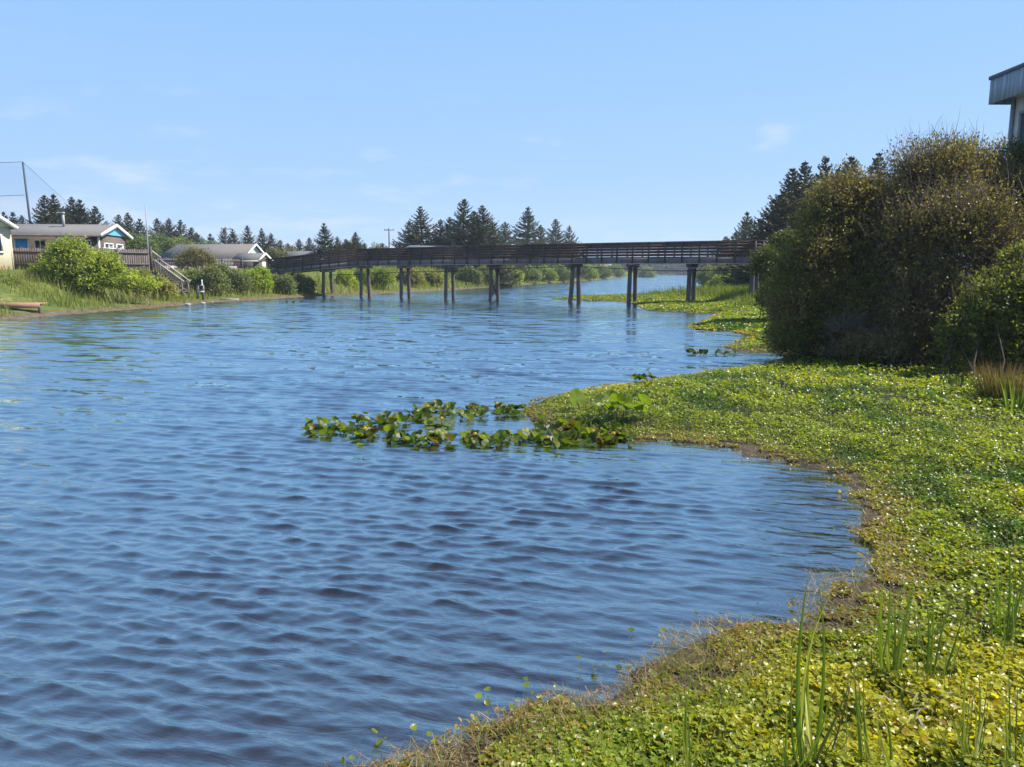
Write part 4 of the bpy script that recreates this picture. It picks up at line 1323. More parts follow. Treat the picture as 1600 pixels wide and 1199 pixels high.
def bank_shrubs():
    S = 200

    def bush(lab, lobes, bpx, bpy, Y, col, col2=None, n=1400, lv=10, ll=0.20, lw=0.11, name='shrub', group='shrubs on the left bank', **kw):
        nonlocal S
        q_ = 1.7 if group == 'shrubs on the left bank' and n > 3000 else 2.0
        col = tuple(c_ * q_ for c_ in col); col2 = tuple(c_ * q_ for c_ in col2) if col2 else None
        S += 1
        lb = [pl_(a, b_ + (2 if group == 'bushes on the far bank' else 0), Y + (dy if len(e) == 0 else e[0]), c) for (a, b_, c, *e), dy in zip(lobes, [0, .6, -.3, .3, -.3, .5, -.3, 0, .4, -.3])]
        p = P(bpx, bpy, Y); p[2] = gz(p[0], p[1])
        return shrub(name, lab, lb, p, n, lv, ll, lw, col, S, group, inner=0.5, col2=col2, twig_r=0.012, stems=10, **kw)
    yg = (0.165, 0.185, 0.026); yg2 = (0.125, 0.145, 0.024); gg = (0.075, 0.085, 0.036); gg2 = (0.095, 0.085, 0.040); dg = (0.045, 0.055, 0.02)
    bush('big rounded yellow-green bush in front of the brown fence', [(115, 415, 42), (85, 440, 36), (150, 438, 38), (120, 445, 44), (183, 452, 24), (62, 452, 20), (95, 400, 22), (205, 452, 26), (232, 455, 20), (165, 420, 26)], 120, 468, 50.0, yg, yg2, 3600, 10, 0.17, 0.10)
    bush('small dark purple-leaved bush left of the big green bush', [(47, 447, 14), (56, 456, 11)], 48, 462, 47.5, (0.045, 0.030, 0.028), None, 300, 8, 0.14, 0.07)
    bush('leafy green shrub by the waterside landing', [(22, 452, 18), (8, 447, 16), (38, 462, 12)], 20, 468, 45.5, (0.080, 0.100, 0.024), (0.1, 0.1, 0.03), 500, 9, 0.16, 0.07)
    bush('low green shrub at the foot of the staircase, left side', [(222, 442, 20), (245, 450, 18), (205, 440, 18), (262, 455, 13)], 232, 462, 54.5, (0.100, 0.115, 0.026), (0.12, 0.11, 0.035), 900)
    bush('brown-green twiggy bush growing in front of the grey roof', [(300, 400, 15), (318, 403, 14), (285, 405, 12), (330, 408, 10)], 303, 416, 70.0, (0.085, 0.075, 0.032), (0.10, 0.08, 0.04), 700, 8, 0.18, 0.08, twig_col=(0.16, 0.12, 0.08), bare=0.2)
    bush('grey-green bush right of the staircase handrail', [(300, 438, 14), (318, 441, 15), (333, 432, 14), (345, 443, 14)], 322, 456, 62.5, gg, gg2, 1100)
    bush('grey-green willow bush behind the wooden stand', [(360, 436, 15), (347, 424, 9), (378, 442, 14), (366, 446, 14)], 362, 458, 66.0, (0.070, 0.078, 0.034), gg2, 1100)
    bush('bright green bush in the middle of the left bank shrubs', [(395, 436, 13), (408, 431, 13), (385, 440, 14), (410, 444, 14)], 398, 456, 68.5, (0.110, 0.140, 0.018), yg2, 1000)
    bush('grey-green rounded bush below the end of the ramp', [(432, 443, 11), (420, 438, 9), (450, 444, 11), (440, 447, 11)], 436, 456, 71.0, gg, gg2, 1000)
    bush('dark leafy bush under the left ramp girder', [(466, 440, 10), (455, 436, 9), (480, 445, 10), (470, 447, 10)], 468, 454, 74.0, (0.062, 0.078, 0.022), dg, 900)
    bush('dark green bush between the first two pile pairs', [(540, 437, 13), (550, 445, 9), (532, 444, 9)], 541, 455, 81.0, dg, yg2, 600)
    bush('large dark green bush behind the second pile pair', [(570, 436, 18), (590, 438, 18), (556, 440, 13), (604, 436, 14)], 578, 452, 86.0, (0.060, 0.075, 0.020), yg2, 1200)
    far = [(640, 430, 13, 95.0, (0.105, 0.095, 0.035), 'dry brownish bush on the far bank between the third and fourth pile pairs'),
           (672, 434, 12, 100.0, (0.085, 0.085, 0.030), 'low olive bush on the far bank left of the fourth pile pair'),
           (733, 428, 13, 113.0, (0.060, 0.068, 0.030), 'dark grey-green bush on the far bank right of the fourth pile pair'),
           (755, 427, 13, 119.0, (0.065, 0.074, 0.030), 'dark grey-green bush on the far bank just left of the cross-braced piles'),
           (797, 428, 13, 137.0, (0.110, 0.135, 0.020), 'bright green round bush right of the cross-braced piles'),
           (825, 427, 13, 148.0, (0.075, 0.085, 0.034), 'grey-green bush second right of the cross-braced piles'),
           (850, 427, 13, 160.0, (0.080, 0.100, 0.028), 'green bush third right of the cross-braced piles'),
           (874, 426, 13, 173.0, (0.070, 0.085, 0.030), 'green bush just left of the flared pile pair'),
           (915, 424, 12, 210.0, (0.085, 0.105, 0.026), 'green bush just right of the flared pile pair'),
           (938, 422, 11, 244.0, (0.075, 0.085, 0.030), 'olive bush on the far bank between flared and concrete piles'),
           (960, 421, 10, 308.0, (0.070, 0.085, 0.034), 'hazy bush on the far bank left of the concrete pile'),
           (1010, 424, 9, 330.0, (0.070, 0.085, 0.036), 'hazy far bush on the bank right of the concrete pile')]
    for px, py, r_, Y, c, lab in far:
        bush(lab, [(px, py, r_), (px - r_ * .9, py + 4, r_ * .7), (px + r_ * .9, py + 4, r_ * .7), (px + 3, py + 5, r_ * .8)], px, py + 10, Y, c, None, 650, 8, 0.14 + Y * 0.0016, 0.08 + Y * 0.0008, group='bushes on the far bank')
    rt = [(1108, 430, 16, 118.0, (0.075, 0.085, 0.030), 'olive bush on the right bank beyond the bridge, right of the twin pile'),
          (1135, 424, 18, 105.0, (0.070, 0.080, 0.030), 'grey-green bush on the right bank below the grey conduit'),
          (1165, 432, 20, 88.0, (0.090, 0.115, 0.022), 'bright bush on the right bank left of the last pile'),
          (1122, 445, 12, 98.0, (0.085, 0.110, 0.024), 'low green bush at the right waterline beyond the bridge')]
    for px, py, r_, Y, c, lab in rt:
        bush(lab, [(px, py, r_), (px - r_ * .8, py + 6, r_ * .7), (px + r_ * .9, py + 2, r_ * .8), (px + 3, py + 8, r_ * .8)], px, py + 12, Y, c, None, 900, 8, 0.24, 0.13, group='bushes on the right bank beyond the bridge')
    # green knoll of scrub behind the long roof
    for px, py, r_, Y, lab in ((205, 388, 24, 122.0, 'rounded green scrub bush left of the thin grey pole'), (245, 388, 24, 126.0, 'rounded green scrub bush behind the pole, left of the grey roof'), (285, 396, 24, 130.0, 'rounded green scrub bush rising just over the grey roof'), (330, 402, 22, 134.0, 'low green scrub bush half hidden by the grey roof ridge')):
        bush(lab, [(px, py, r_), (px - r_, py + 6, r_ * .9), (px + r_, py + 7, r_ * .9)], px, py + 26, Y, (0.060, 0.078, 0.030), (0.075, 0.085, 0.032), 1200, 8, 0.38, 0.22, group='scrub bushes beyond the grey roof')
    for px, py, r_, Y, lab in ((430, 403, 12, 120.0, 'olive scrub bush behind the small shed'), (455, 402, 14, 128.0, 'olive scrub bush behind the ramp railing, left of the low roof'), (545, 392, 13, 135.0, 'olive scrub bush behind the ramp, right of the low roof'), (590, 398, 14, 140.0, 'olive scrub bush behind the bridge below the utility pole')):
        bush(lab, [(px, py, r_), (px - r_, py + 4, r_ * .9), (px + r_, py + 4, r_ * .9)], px, py + 18, Y, (0.062, 0.065, 0.034), (0.075, 0.070, 0.036), 700, 8, 0.36, 0.2, group='scrub bushes behind the ramp')


bank_shrubs()


# ------------------------------------------------------------------ stuff: far wood, grass, pennywort mat
def far_wood():
    r = np.random.default_rng(77)
    mb = MB()
    n = 42000
    # a wooded shore closing the far end of the water and filling the horizon
    px = np.where(r.random(n) < 0.55, r.uniform(880, 1230, n), r.uniform(-250, 1900, n))
    Y = r.uniform(430, 640, n)
    top = 413 + 5 * fbm(px / 40.0, Y * 0, 31) * 2 - 5
    clump = vnoise(px / 9.0, Y / 40.0, 33)
    x = (px - 800) / 1155 * Y * CT
    d = shore_d(x, Y)
    ok = d > 1.5
    px, Y, x, clump, top = px[ok], Y[ok], x[ok], clump[ok], top[ok]
    n = len(px)
    zt = H + (425 - top) / 1181 * Y * (0.55 + 0.7 * clump)
    z = zt * r.random(n) ** 0.8 + 0.3
    pos = np.stack([x, Y, z], -1)
    c = np.array([0.045, 0.06, 0.03]) * r.uniform(0.7, 1.3, (n, 1))
    mb.rhomb(pos, np.stack([r.normal(0, 1, n), r.normal(0, 1, n), r.uniform(0, 1.2, n)], -1), r.normal(0, 1, (n, 3)), r.uniform(2.2, 4.5, n), r.uniform(1.4, 2.6, n), c, 0.2)
    o = mb.build('far_wood', M['needle'])
    tag(o, 'hazy wooded shore closing off the far end of the water', 'woodland', kind='stuff')


far_wood()


def bank_grass():
    r = np.random.default_rng(5)

    def field(n, a0, a1, r0, r1, cond, hfun, cfun, wk, name, lab):
        a = np.radians(r.uniform(a0, a1, n)); rr = np.exp(r.uniform(math.log(r0), math.log(r1), n))
        x = rr * np.sin(a); y = rr * np.cos(a)
        d = shore_d(x, y)
        ok = cond(x, y, d)
        x, y, d, rr = x[ok], y[ok], d[ok], rr[ok]
        n = len(x)
        z = terrain_z(x, y, d)
        h = hfun(x, y, d) * r.uniform(0.55, 1.25, n)
        base = np.stack([x, y, z - 0.03], -1)
        tip = base + np.stack([r.normal(0, 0.28, n) * h - 0.06 * h, r.normal(0, 0.28, n) * h, h], -1)
        c, tc = cfun(x, y, d, n)
        mb = MB()
        mb.blades(base, tip, np.maximum(0.012, wk * rr) * r.uniform(0.6, 1.3, n), np.stack([r.normal(0, .05, n) * h, r.normal(0, .05, n) * h, 0.05 * h], -1), c, tc)
        tag(mb.build(name, M['blade']), lab, 'grass', kind='stuff')

    def lc(x, y, d, n):
        k = fbm(x * 0.3, y * 0.3, 41)[:, None]
        k2 = fbm(x * 0.12 + 5, y * 0.12, 43)[:, None]
        c = np.array([0.120, 0.150, 0.026]) * (1 - k) + np.array([0.185, 0.185, 0.040]) * k
        pale = sstep(0.55, 0.68, k2) * (r.random((n, 1)) < 0.55)
        c = c * (1 - pale) + np.array([0.25, 0.21, 0.11]) * pale
        c = c * r.uniform(0.75, 1.25, (n, 1))
        return c, c * np.array([1.15, 1.1, 1.0])
    field(70000, -46, 5, 33, 120, lambda x, y, d: is_left(x, y) & (d > 0.15) & (d < 9 + 10 * (y > 75)) & ~((x > -36) & (x < -23.6) & (y > 39.2) & (y < 43.4)), lambda x, y, d: 0.12 + 0.62 * sstep(0.1, 1.2, d) * (1 - 0.7 * sstep(4, 8, d)) * (0.5 + fbm(x * .4, y * .4, 45)), lc, 0.0007, 'bank_grass', 'tall yellow-green grass along the left bank')
    field(26000, -12, 14, 95, 420, lambda x, y, d: is_left(x, y) & (d > 0.1) & (d < 26), lambda x, y, d: 0.5 + 0.5 * fbm(x * .2, y * .2, 46), lc, 0.0009, 'meadow_grass', 'yellow-green marsh grass along the far bank beyond the bridge')

    def rc(x, y, d, n):
        k = fbm(x * 0.3, y * 0.3, 47)[:, None]
        c = np.array([0.090, 0.125, 0.018]) * (1 - k) + np.array([0.130, 0.150, 0.030]) * k
        c = c * r.uniform(0.75, 1.25, (n, 1))
        return c, c * np.array([1.15, 1.1, 1.0])
    field(90000, 1, 24, 21, 130, lambda x, y, d: ~is_left(x, y) & (d > 0.2) & (d < 30), lambda x, y, d: 0.05 + 0.13 * sstep(0.2, 2, d) + 0.75 * sstep(4.5, 8.5, d) * (0.5 + 0.6 * fbm(x * .4, y * .4, 48)), rc, 0.0007, 'reed_grass', 'tall bright green reed grass on the right bank near the bridge')


bank_grass()


def pennywort():
    r = np.random.default_rng(9)

    def samp(n, r0, r1, a0=-22, a1=42):
        # log-uniform in distance: density per m2 falls with the square of the distance
        t = r.random(n)
        rr = np.exp(math.log(r0) + (math.log(r1) - math.log(r0)) * t)
        a = np.radians(r.uniform(a0, a1, n))
        x = rr * np.sin(a); y = rr * np.cos(a)
        d = shore_d(x, y)
        return x, y, d, rr

    def colours(x, y, d, n):
        k = fbm(x * 0.55, y * 0.55, 51)[:, None]
        near = (1 - sstep(3.5, 8.5, np.hypot(x, y)))[:, None]
        g = np.array([0.195, 0.240, 0.024]); yel = np.array([0.34, 0.325, 0.030]); dk = np.array([0.070, 0.125, 0.016]); br = np.array([0.24, 0.17, 0.06])
        m = sstep(0.42, 0.62, k * 0.65 + near * 0.22)
        c = g * (1 - m) + yel * m
        kk = sstep(0.52, 0.66, fbm(x * 0.9 + 9, y * 0.9, 53))[:, None] * (1 - near * 0.6)
        c = c * (1 - kk) + dk * kk
        e = (1 - sstep(0.02, 0.5, d + r.normal(0, 0.12, n)))[:, None] * (r.random((n, 1)) < 0.75)
        c = c * (1 - e) + br * e
        sick = (r.random(n) < 0.015 + 0.035 * near[:, 0])[:, None]
        c = np.where(sick, np.array([0.30, 0.20, 0.02]), c)
        return c * r.uniform(0.8, 1.2, (n, 1))
    mb = MB(); stems = MB()
    for (n, r0, r1, kk, s0, s1) in ((180000, 2.4, 6.0, 8, 0.007, 0.022), (170000, 6.0, 13.0, 7, 0.009, 0.021), (90000, 13.0, 26.0, 6, 0.018, 0.034), (110000, 26.0, 76.0, 5, 0.035, 0.075)):
        x, y, d, rr = samp(n, r0, r1) if r0 < 20 else samp(n, r0, r1, 1, 26)
        d = d + 0.60 * (fbm(x * 1.7, y * 1.7, 63) - 0.50)
        edge = r.random(n)
        ok = (~is_left(x, y)) & (d > -0.10 + 0.12 * (edge < 0.93)) & ((d > 0.25) | (vnoise(x * 5, y * 5, 61) > 0.42)) & (d < (30 if r1 < 30 else 9))
        hole = fbm(x * 1.6, y * 1.6, 57)
        ok &= ~((hole > 0.64) & (r.random(n) < 0.6))
        x, y, d, rr, hole = x[ok], y[ok], d[ok], rr[ok], hole[ok]
        n = len(x)
        zt = terrain_z(x, y, d)
        hmax = 0.02 + 0.20 * sstep(0.0, 1.0, d) * (0.35 + 0.7 * fbm(x * 1.1, y * 1.1, 55)) * (0.35 + 0.95 * vnoise(x * 5.5, y * 5.5, 56))
        lay = r.random(n) ** 0.6
        z = np.maximum(zt, 0.0) + 0.012 + hmax * lay
        nr = np.array([0.10, -0.05, 1.0]) + r.normal(0, 0.48, (n, 3))
        rad = r.uniform(s0, s1, n) * (0.75 + 0.35 * fbm(x * 3, y * 3, 58))
        c = colours(x, y, d, n)
        pos = np.stack([x, y, z], -1)
        mb.discs(pos, nr, rad, c, kk, 0.22, kk > 5)
        if r1 < 14:
            m = r.random(n) < (0.55 if r1 < 7 else 0.25)
            b = pos[m] + np.stack([r.normal(0, .02, m.sum()), r.normal(0, .02, m.sum()), -(z[m] - zt[m]) - 0.01], -1)
            stems.blades(b, pos[m], 0.0028, r.normal(0, 0.004, (m.sum(), 3)), c[m] * 0.8 + np.array([0.03, 0.02, 0.0]))
    tag(mb.build('pennywort_mat', M['pad']), 'dense mat of small round yellow-green leaves along the right bank', 'ground cover', kind='stuff')
    # straw and dead stems at the mat edge
    x, y, d, rr = samp(110000, 2.4, 22.0)
    d = d + 0.5 * (fbm(x * 1.7, y * 1.7, 65) - 0.48)
    ok = (~is_left(x, y)) & (d > -0.12) & (d < 0.85 * r.random(len(d)) ** 0.6)
    ok |= (~is_left(x, y)) & (d > 0.3) & (r.random(len(d)) < 0.04)
    x, y, d, rr = x[ok], y[ok], d[ok], rr[ok]; n = len(x)
    z = np.maximum(terrain_z(x, y, d), 0.0) + r.uniform(0.004, 0.06, n)
    L = r.uniform(0.03, 0.15, n); a = r.uniform(0, 6.28, n)
    b = np.stack([x, y, z], -1); t = b + np.stack([L * np.cos(a), L * np.sin(a), r.normal(0.005, 0.025, n)], -1)
    t[:, 2] = np.maximum(t[:, 2], 0.006)
    c = np.array([0.24, 0.175, 0.085]) * r.uniform(0.5, 1.4, (n, 1))
    stems.blades(b, t, 0.0045, r.normal(0, 0.012, (n, 3)) + np.array([0, 0, 0.012]), c)
    # fine grass and runner shoots growing through the mat
    x, y, d, rr = samp(20000, 2.4, 16.0)
    ok = (~is_left(x, y)) & (d > 0.1) & (vnoise(x * 1.3, y * 1.3, 71) > 0.45)
    x, y, d = x[ok], y[ok], d[ok]; n = len(x)
    z = np.maximum(terrain_z(x, y, d), 0) + 0.03
    h = r.uniform(0.05, 0.17, n)
    b = np.stack([x, y, z], -1); t = b + np.stack([r.normal(0, .35, n) * h, r.normal(0, .35, n) * h, h], -1)
    stems.blades(b, t, 0.0042, r.normal(0, 0.012, (n, 3)), np.array([0.13, 0.17, 0.025]) * r.uniform(0.6, 1.3, (n, 1)), np.array([0.22, 0.22, 0.05]) * r.uniform(0.6, 1.3, (n, 1)))
    # small emergent leaves poking out of the water along the edge
    tag(stems.build('mat_stems', M['blade']), 'straw-coloured stems and dead stalks tangled through the leaf mat', 'plant litter', kind='stuff')
    em = MB(); es = MB()
    x, y, d, rr = samp(60000, 2.6, 9.0)
    ok = (~is_left(x, y)) & (d > -0.35) & (d < 0.1) & (r.random(len(d)) < 0.010)
    x, y, d = x[ok], y[ok], d[ok]; n = len(x)
    z = r.uniform(0.012, 0.05, n)
    pos = np.stack([x, y, z], -1)
    c = np.array([0.13, 0.16, 0.02]) * r.uniform(0.7, 1.3, (n, 1))
    em.discs(pos, np.array([0, 0, 1.0]) + r.normal(0, 0.35, (n, 3)), r.uniform(0.012, 0.024, n), c, 9, 0.2)
    em.blades(np.stack([x + r.normal(0, .03, n), y + r.normal(0, .03, n), np.full(n, -0.03)], -1), pos, 0.003, r.normal(0, 0.006, (n, 3)), np.array([0.12, 0.10, 0.03]))
    tag(em.build('emergent_pennywort', M['pad']), 'scattered round leaves on thin stalks standing in the shallow water edge', 'water plants', kind='stuff')


pennywort()


# ------------------------------------------------------------------ pond lilies
def lily_leaf_mb(c, ax, nr, L, fold, cup, col, seed):
    r = np.random.default_rng(seed)
    ax = unit(ax); s = unit(np.cross(ax, nr)); nn = np.cross(s, ax)
    # heart outline in (along, across), sinus at the stalk end
    k = 22
    th = np.linspace(-math.pi, math.pi, k)
    rr = 0.5 * (1 - 0.10 * np.cos(2 * th))
    notch = 1 - 0.75 * np.exp(-((np.abs(th) - math.pi) / 0.22) ** 2)
    al = rr * np.cos(th) * notch * 1.08
    ac = rr * np.sin(th) * (0.82 + 0.10 * (np.cos(th) < 0)) 
    wav = 0.03 * np.sin(th * 5 + r.uniform(0, 6)) 
    pts = [c]; rings = [0.55, 1.0]
    for q in rings:
        h = fold * np.abs(ac * q) + cup * (q ** 2) * 0.25 + wav * q * q
        pts += list(c + ax[None] * (al * q * L)[:, None] + s[None] * (ac * q * L)[:, None] + nn[None] * (h * L)[:, None])
    mb = MB()
    v = np.array(pts)
    i = np.arange(k - 1)
    mb.add(v, np.stack([np.zeros_like(i), 1 + i, 2 + i], -1), col)
    mb.F[4].append(np.stack([1 + i, 1 + k + i, 2 + k + i, 2 + i], -1))
    return mb


def lilies():
    r = np.random.default_rng(31)
    clumps = [(475, 551, 674, 11, 1, 'lily clump at the far left tip of the patch in front'), (552, 588, 685, 6, 1, 'small lily clump with a bright yellow flower right of the leftmost clump'),
              (553, 626, 662, 9, 1, 'lily clump behind the leftmost one with upright dark leaves'), (598, 632, 682, 5, 0, 'ragged brownish lily clump left of the lowest clump'),
              (630, 708, 692, 11, 1, 'lowest lily clump in front in the middle of the left patch'), (634, 668, 657, 5, 0, 'small dark lily clump in the middle of the left patch'),
              (648, 709, 646, 9, 2, 'lily clump at the back of the left patch with crowded upright leaves'), (664, 708, 664, 7, 1, 'pale flat floating lily leaves inside the left patch'),
              (712, 757, 646, 7, 1, 'lily clump alone in the gap at the back with a whitish bud'), (726, 797, 690, 10, 1, 'lily clump in front just left of the leaf mat'),
              (770, 822, 645, 8, 2, 'lily clump at the back touching the tip of the leaf mat'), (806, 848, 686, 7, 1, 'lily clump in front at the mat corner with a yellow bud'),
              (848, 908, 693, 10, 3, 'lily clump in front of the mat with the orange-yellow flowers'), (911, 990, 690, 12, 3, 'rightmost lily clump along the front of the mat'),
              (838, 908, 671, 8, 1, 'lily clump among the brown stems at the left tip of the leaf mat'), (905, 985, 674, 9, 1, 'lily clump half buried in the mat just behind the front row'),
              (932, 1005, 650, 6, 0, 'large light green lily leaves raised above the mat'), (988, 1018, 602, 4, 0, 'small dark lily clump on the back edge of the mat'),
              (1072, 1105, 555, 6, 1, 'distant dark lily clump on the water left of its neighbour, near the thicket'), (1110, 1152, 555.5, 6, 0, 'distant dark lily clump nearest the thicket'),
              (432, 478, 473.5, 9, 0, 'thin dark streak of floating leaves off the left bank, left half'), (478, 524, 472.5, 9, 0, 'thin dark streak of floating leaves off the left bank, right half')]
    for ci, (x0, x1, py, n, nf, lab) in enumerate(clumps):
        mid = G((x0 + x1) / 2, py)
        on_mat = ci in (16, 17)
        zb = (0.16 if ci == 16 else 0.08) if on_mat else 0.0
        root = thing('pond_lily', 'yellow pond ' + lab if not lab.startswith(('thin', 'pale', 'large')) else lab, 'water lily', (mid[0], mid[1], zb), 'yellow pond lilies')
        far = py < 560 
        sc = (mid[1] / 10.7) ** 0.25 if far else 1.0
        if py < 500: sc = 1.3
        m = n if not far else n
        k = 0
        total = int(round(n * (3.2 if not far else 1.3)))
        for j in range(total):
            px = x0 + (x1 - x0) * (j + r.uniform(0.1, 0.9)) / total
            p = G(px, py + r.normal(0, 1.0 if far else (1.0 if ci == 17 else 4.5)), zb)
            az = r.uniform(0, 6.28)
            up = r.random() < (0.75 if ci != 7 else 0.15)
            L = r.uniform(0.11, 0.20) * sc
            if ci == 16: L *= 1.35
            if up:
                tilt = r.uniform(0.3, 1.1)
                ax = np.array([math.cos(az) * math.cos(tilt), math.sin(az) * math.cos(tilt), math.sin(tilt)])
                nr = np.array([-math.cos(az) * math.sin(tilt), -math.sin(az) * math.sin(tilt), math.cos(tilt)])
                c = p + np.array([0, 0, 0.015 + r.uniform(0.3, 0.5) * L * math.sin(tilt)]) + (np.array([0, 0, 0.10]) if on_mat else 0)
                fold = r.uniform(0.2, 0.7)
            else:
                ax = np.array([math.cos(az), math.sin(az), 0.02]); nr = np.array([r.normal(0, .05), r.normal(0, .05), 1.0]); c = p + np.array([0, 0, 0.022]); fold = r.uniform(0.0, 0.08)
            col = np.array([0.065, 0.090, 0.015]) * r.uniform(0.5, 1.5)
            if r.random() < 0.3: col = np.array([0.12, 0.145, 0.018]) * r.uniform(0.8, 1.3)
            if r.random() < 0.12: col = np.array([0.11, 0.075, 0.03])
            if ci == 7: col = np.array([0.14, 0.16, 0.07])
            if ci == 16: col = np.array([0.13, 0.17, 0.02])
            if far: col = np.array([0.04, 0.06, 0.016])
            mb = lily_leaf_mb(c, ax, nr, L, fold, r.uniform(0, .5), col, 1000 * ci + j)
            if up:
                base = c - ax * L * 0.40
                mb.tubes(np.array([[base, (base + p) / 2, [p[0], p[1], -0.06]]]), 0.005, 4, np.array([[0.08, 0.09, 0.02]]))
            mb.build('leaf', M['lily'], root, smooth=True)
        for j in range((nf + 1) // 2 if ci % 2 else nf // 2):
            px = x0 + (x1 - x0) * (j + r.uniform(0.2, 0.8)) / nf
            p = G(px, py + r.uniform(-1, 4), zb)
            fl = MB()
            c = p + np.array([0, 0, r.uniform(0.07, 0.15)])
            for q in range(6):
                a = q * 1.047
                o = np.array([math.cos(a), math.sin(a), 0])
                e = c + o * 0.030 + np.array([0, 0, 0.030]); tp = c + o * 0.012 + np.array([0, 0, 0.052])
                sd_ = np.array([-o[1], o[0], 0]) * 0.019
                b0 = c + o * 0.008
                fl.add([b0 - sd_ * 0.4, b0 + sd_ * 0.4, e + sd_, e - sd_, tp + sd_ * 0.6, tp - sd_ * 0.6], [(0, 1, 2, 3), (3, 2, 4, 5)], (0.62, 0.42, 0.03) if ci != 8 else (0.6, 0.5, 0.4))
            fl.tubes(np.array([c + np.array([0, 0, 0.005]), c + np.array([0, 0, 0.04])]), 0.014, 8, (0.55, 0.33, 0.03))
            fl.tubes(np.array([[[p[0], p[1], -0.06], (p + c) / 2, c + np.array([0, 0, 0.008])]]), 0.005, 4, np.array([[0.09, 0.10, 0.02]]))
            fl.build('flower', M['petal'], root)
    # one very large raised leaf
    p = G(900, 642, 0.10)
    root = thing('pond_lily', 'single very large upright lily leaf standing above the mat tip', 'water lily', (p[0], p[1], 0.0), 'yellow pond lilies')
    ax = unit(np.array([-0.25, 0.25, 0.9])); nr = unit(np.array([0.62, -0.70, 0.35]))
    mb = lily_leaf_mb(p + np.array([0, 0, 0.20]), ax, nr, 0.36, 0.10, 0.1, np.array([0.15, 0.20, 0.02]), 5)
    mb.build('leaf', M['lily'], root, smooth=True)
    mb = MB(); mb.tubes(np.array([p + np.array([0, 0, -0.12]), p + np.array([0.0, 0, 0.06])]), 0.007, 6, (0.08, 0.1, 0.02)); mb.build('stalk', M['lily'], root)


lilies()


# ------------------------------------------------------------------ reeds and sedge in the foreground
def strap_leaf(mb, b, tip, wd, sag, col, col_tip, K=9, yaw=None):
    b = np.asarray(b, float); tip = np.asarray(tip, float)
    t = np.linspace(0, 1, K)[:, None]
    wd = wd * 1.1
    path = b + (tip - b) * t + (t ** 2.4 - t) * np.array([random.uniform(-.10, .10), random.uniform(-.08, .08), 0]) * np.linalg.norm(tip - b) * 2 + np.array([0, 0, 1.0]) * (sag * np.sin(t * math.pi)) * np.linalg.norm(tip - b)
    th = random.uniform(0, math.pi) if yaw is None else yaw
    s = np.array([math.cos(th), math.sin(th), 0])
    nrm = np.array([-s[1], s[0], 0])
    wdt = wd * np.clip(1.15 - t ** 2.2 * 1.12, 0.03, 1) * np.clip(0.7 + t * 1.2, 0, 1)
    v = np.concatenate([path - s * wdt / 2, path + nrm * wdt * 0.18, path + s * wdt / 2], 0)
    i = np.arange(K - 1)
    f = np.concatenate([np.stack([i, i + K, i + K + 1, i + 1], -1), np.stack([i + K, i + 2 * K, i + 2 * K + 1, i + K + 1], -1)])
    c = np.asarray(col) * (1 - t) + np.asarray(col_tip) * t
    mb.add(v, f, np.concatenate([c, c, c]))


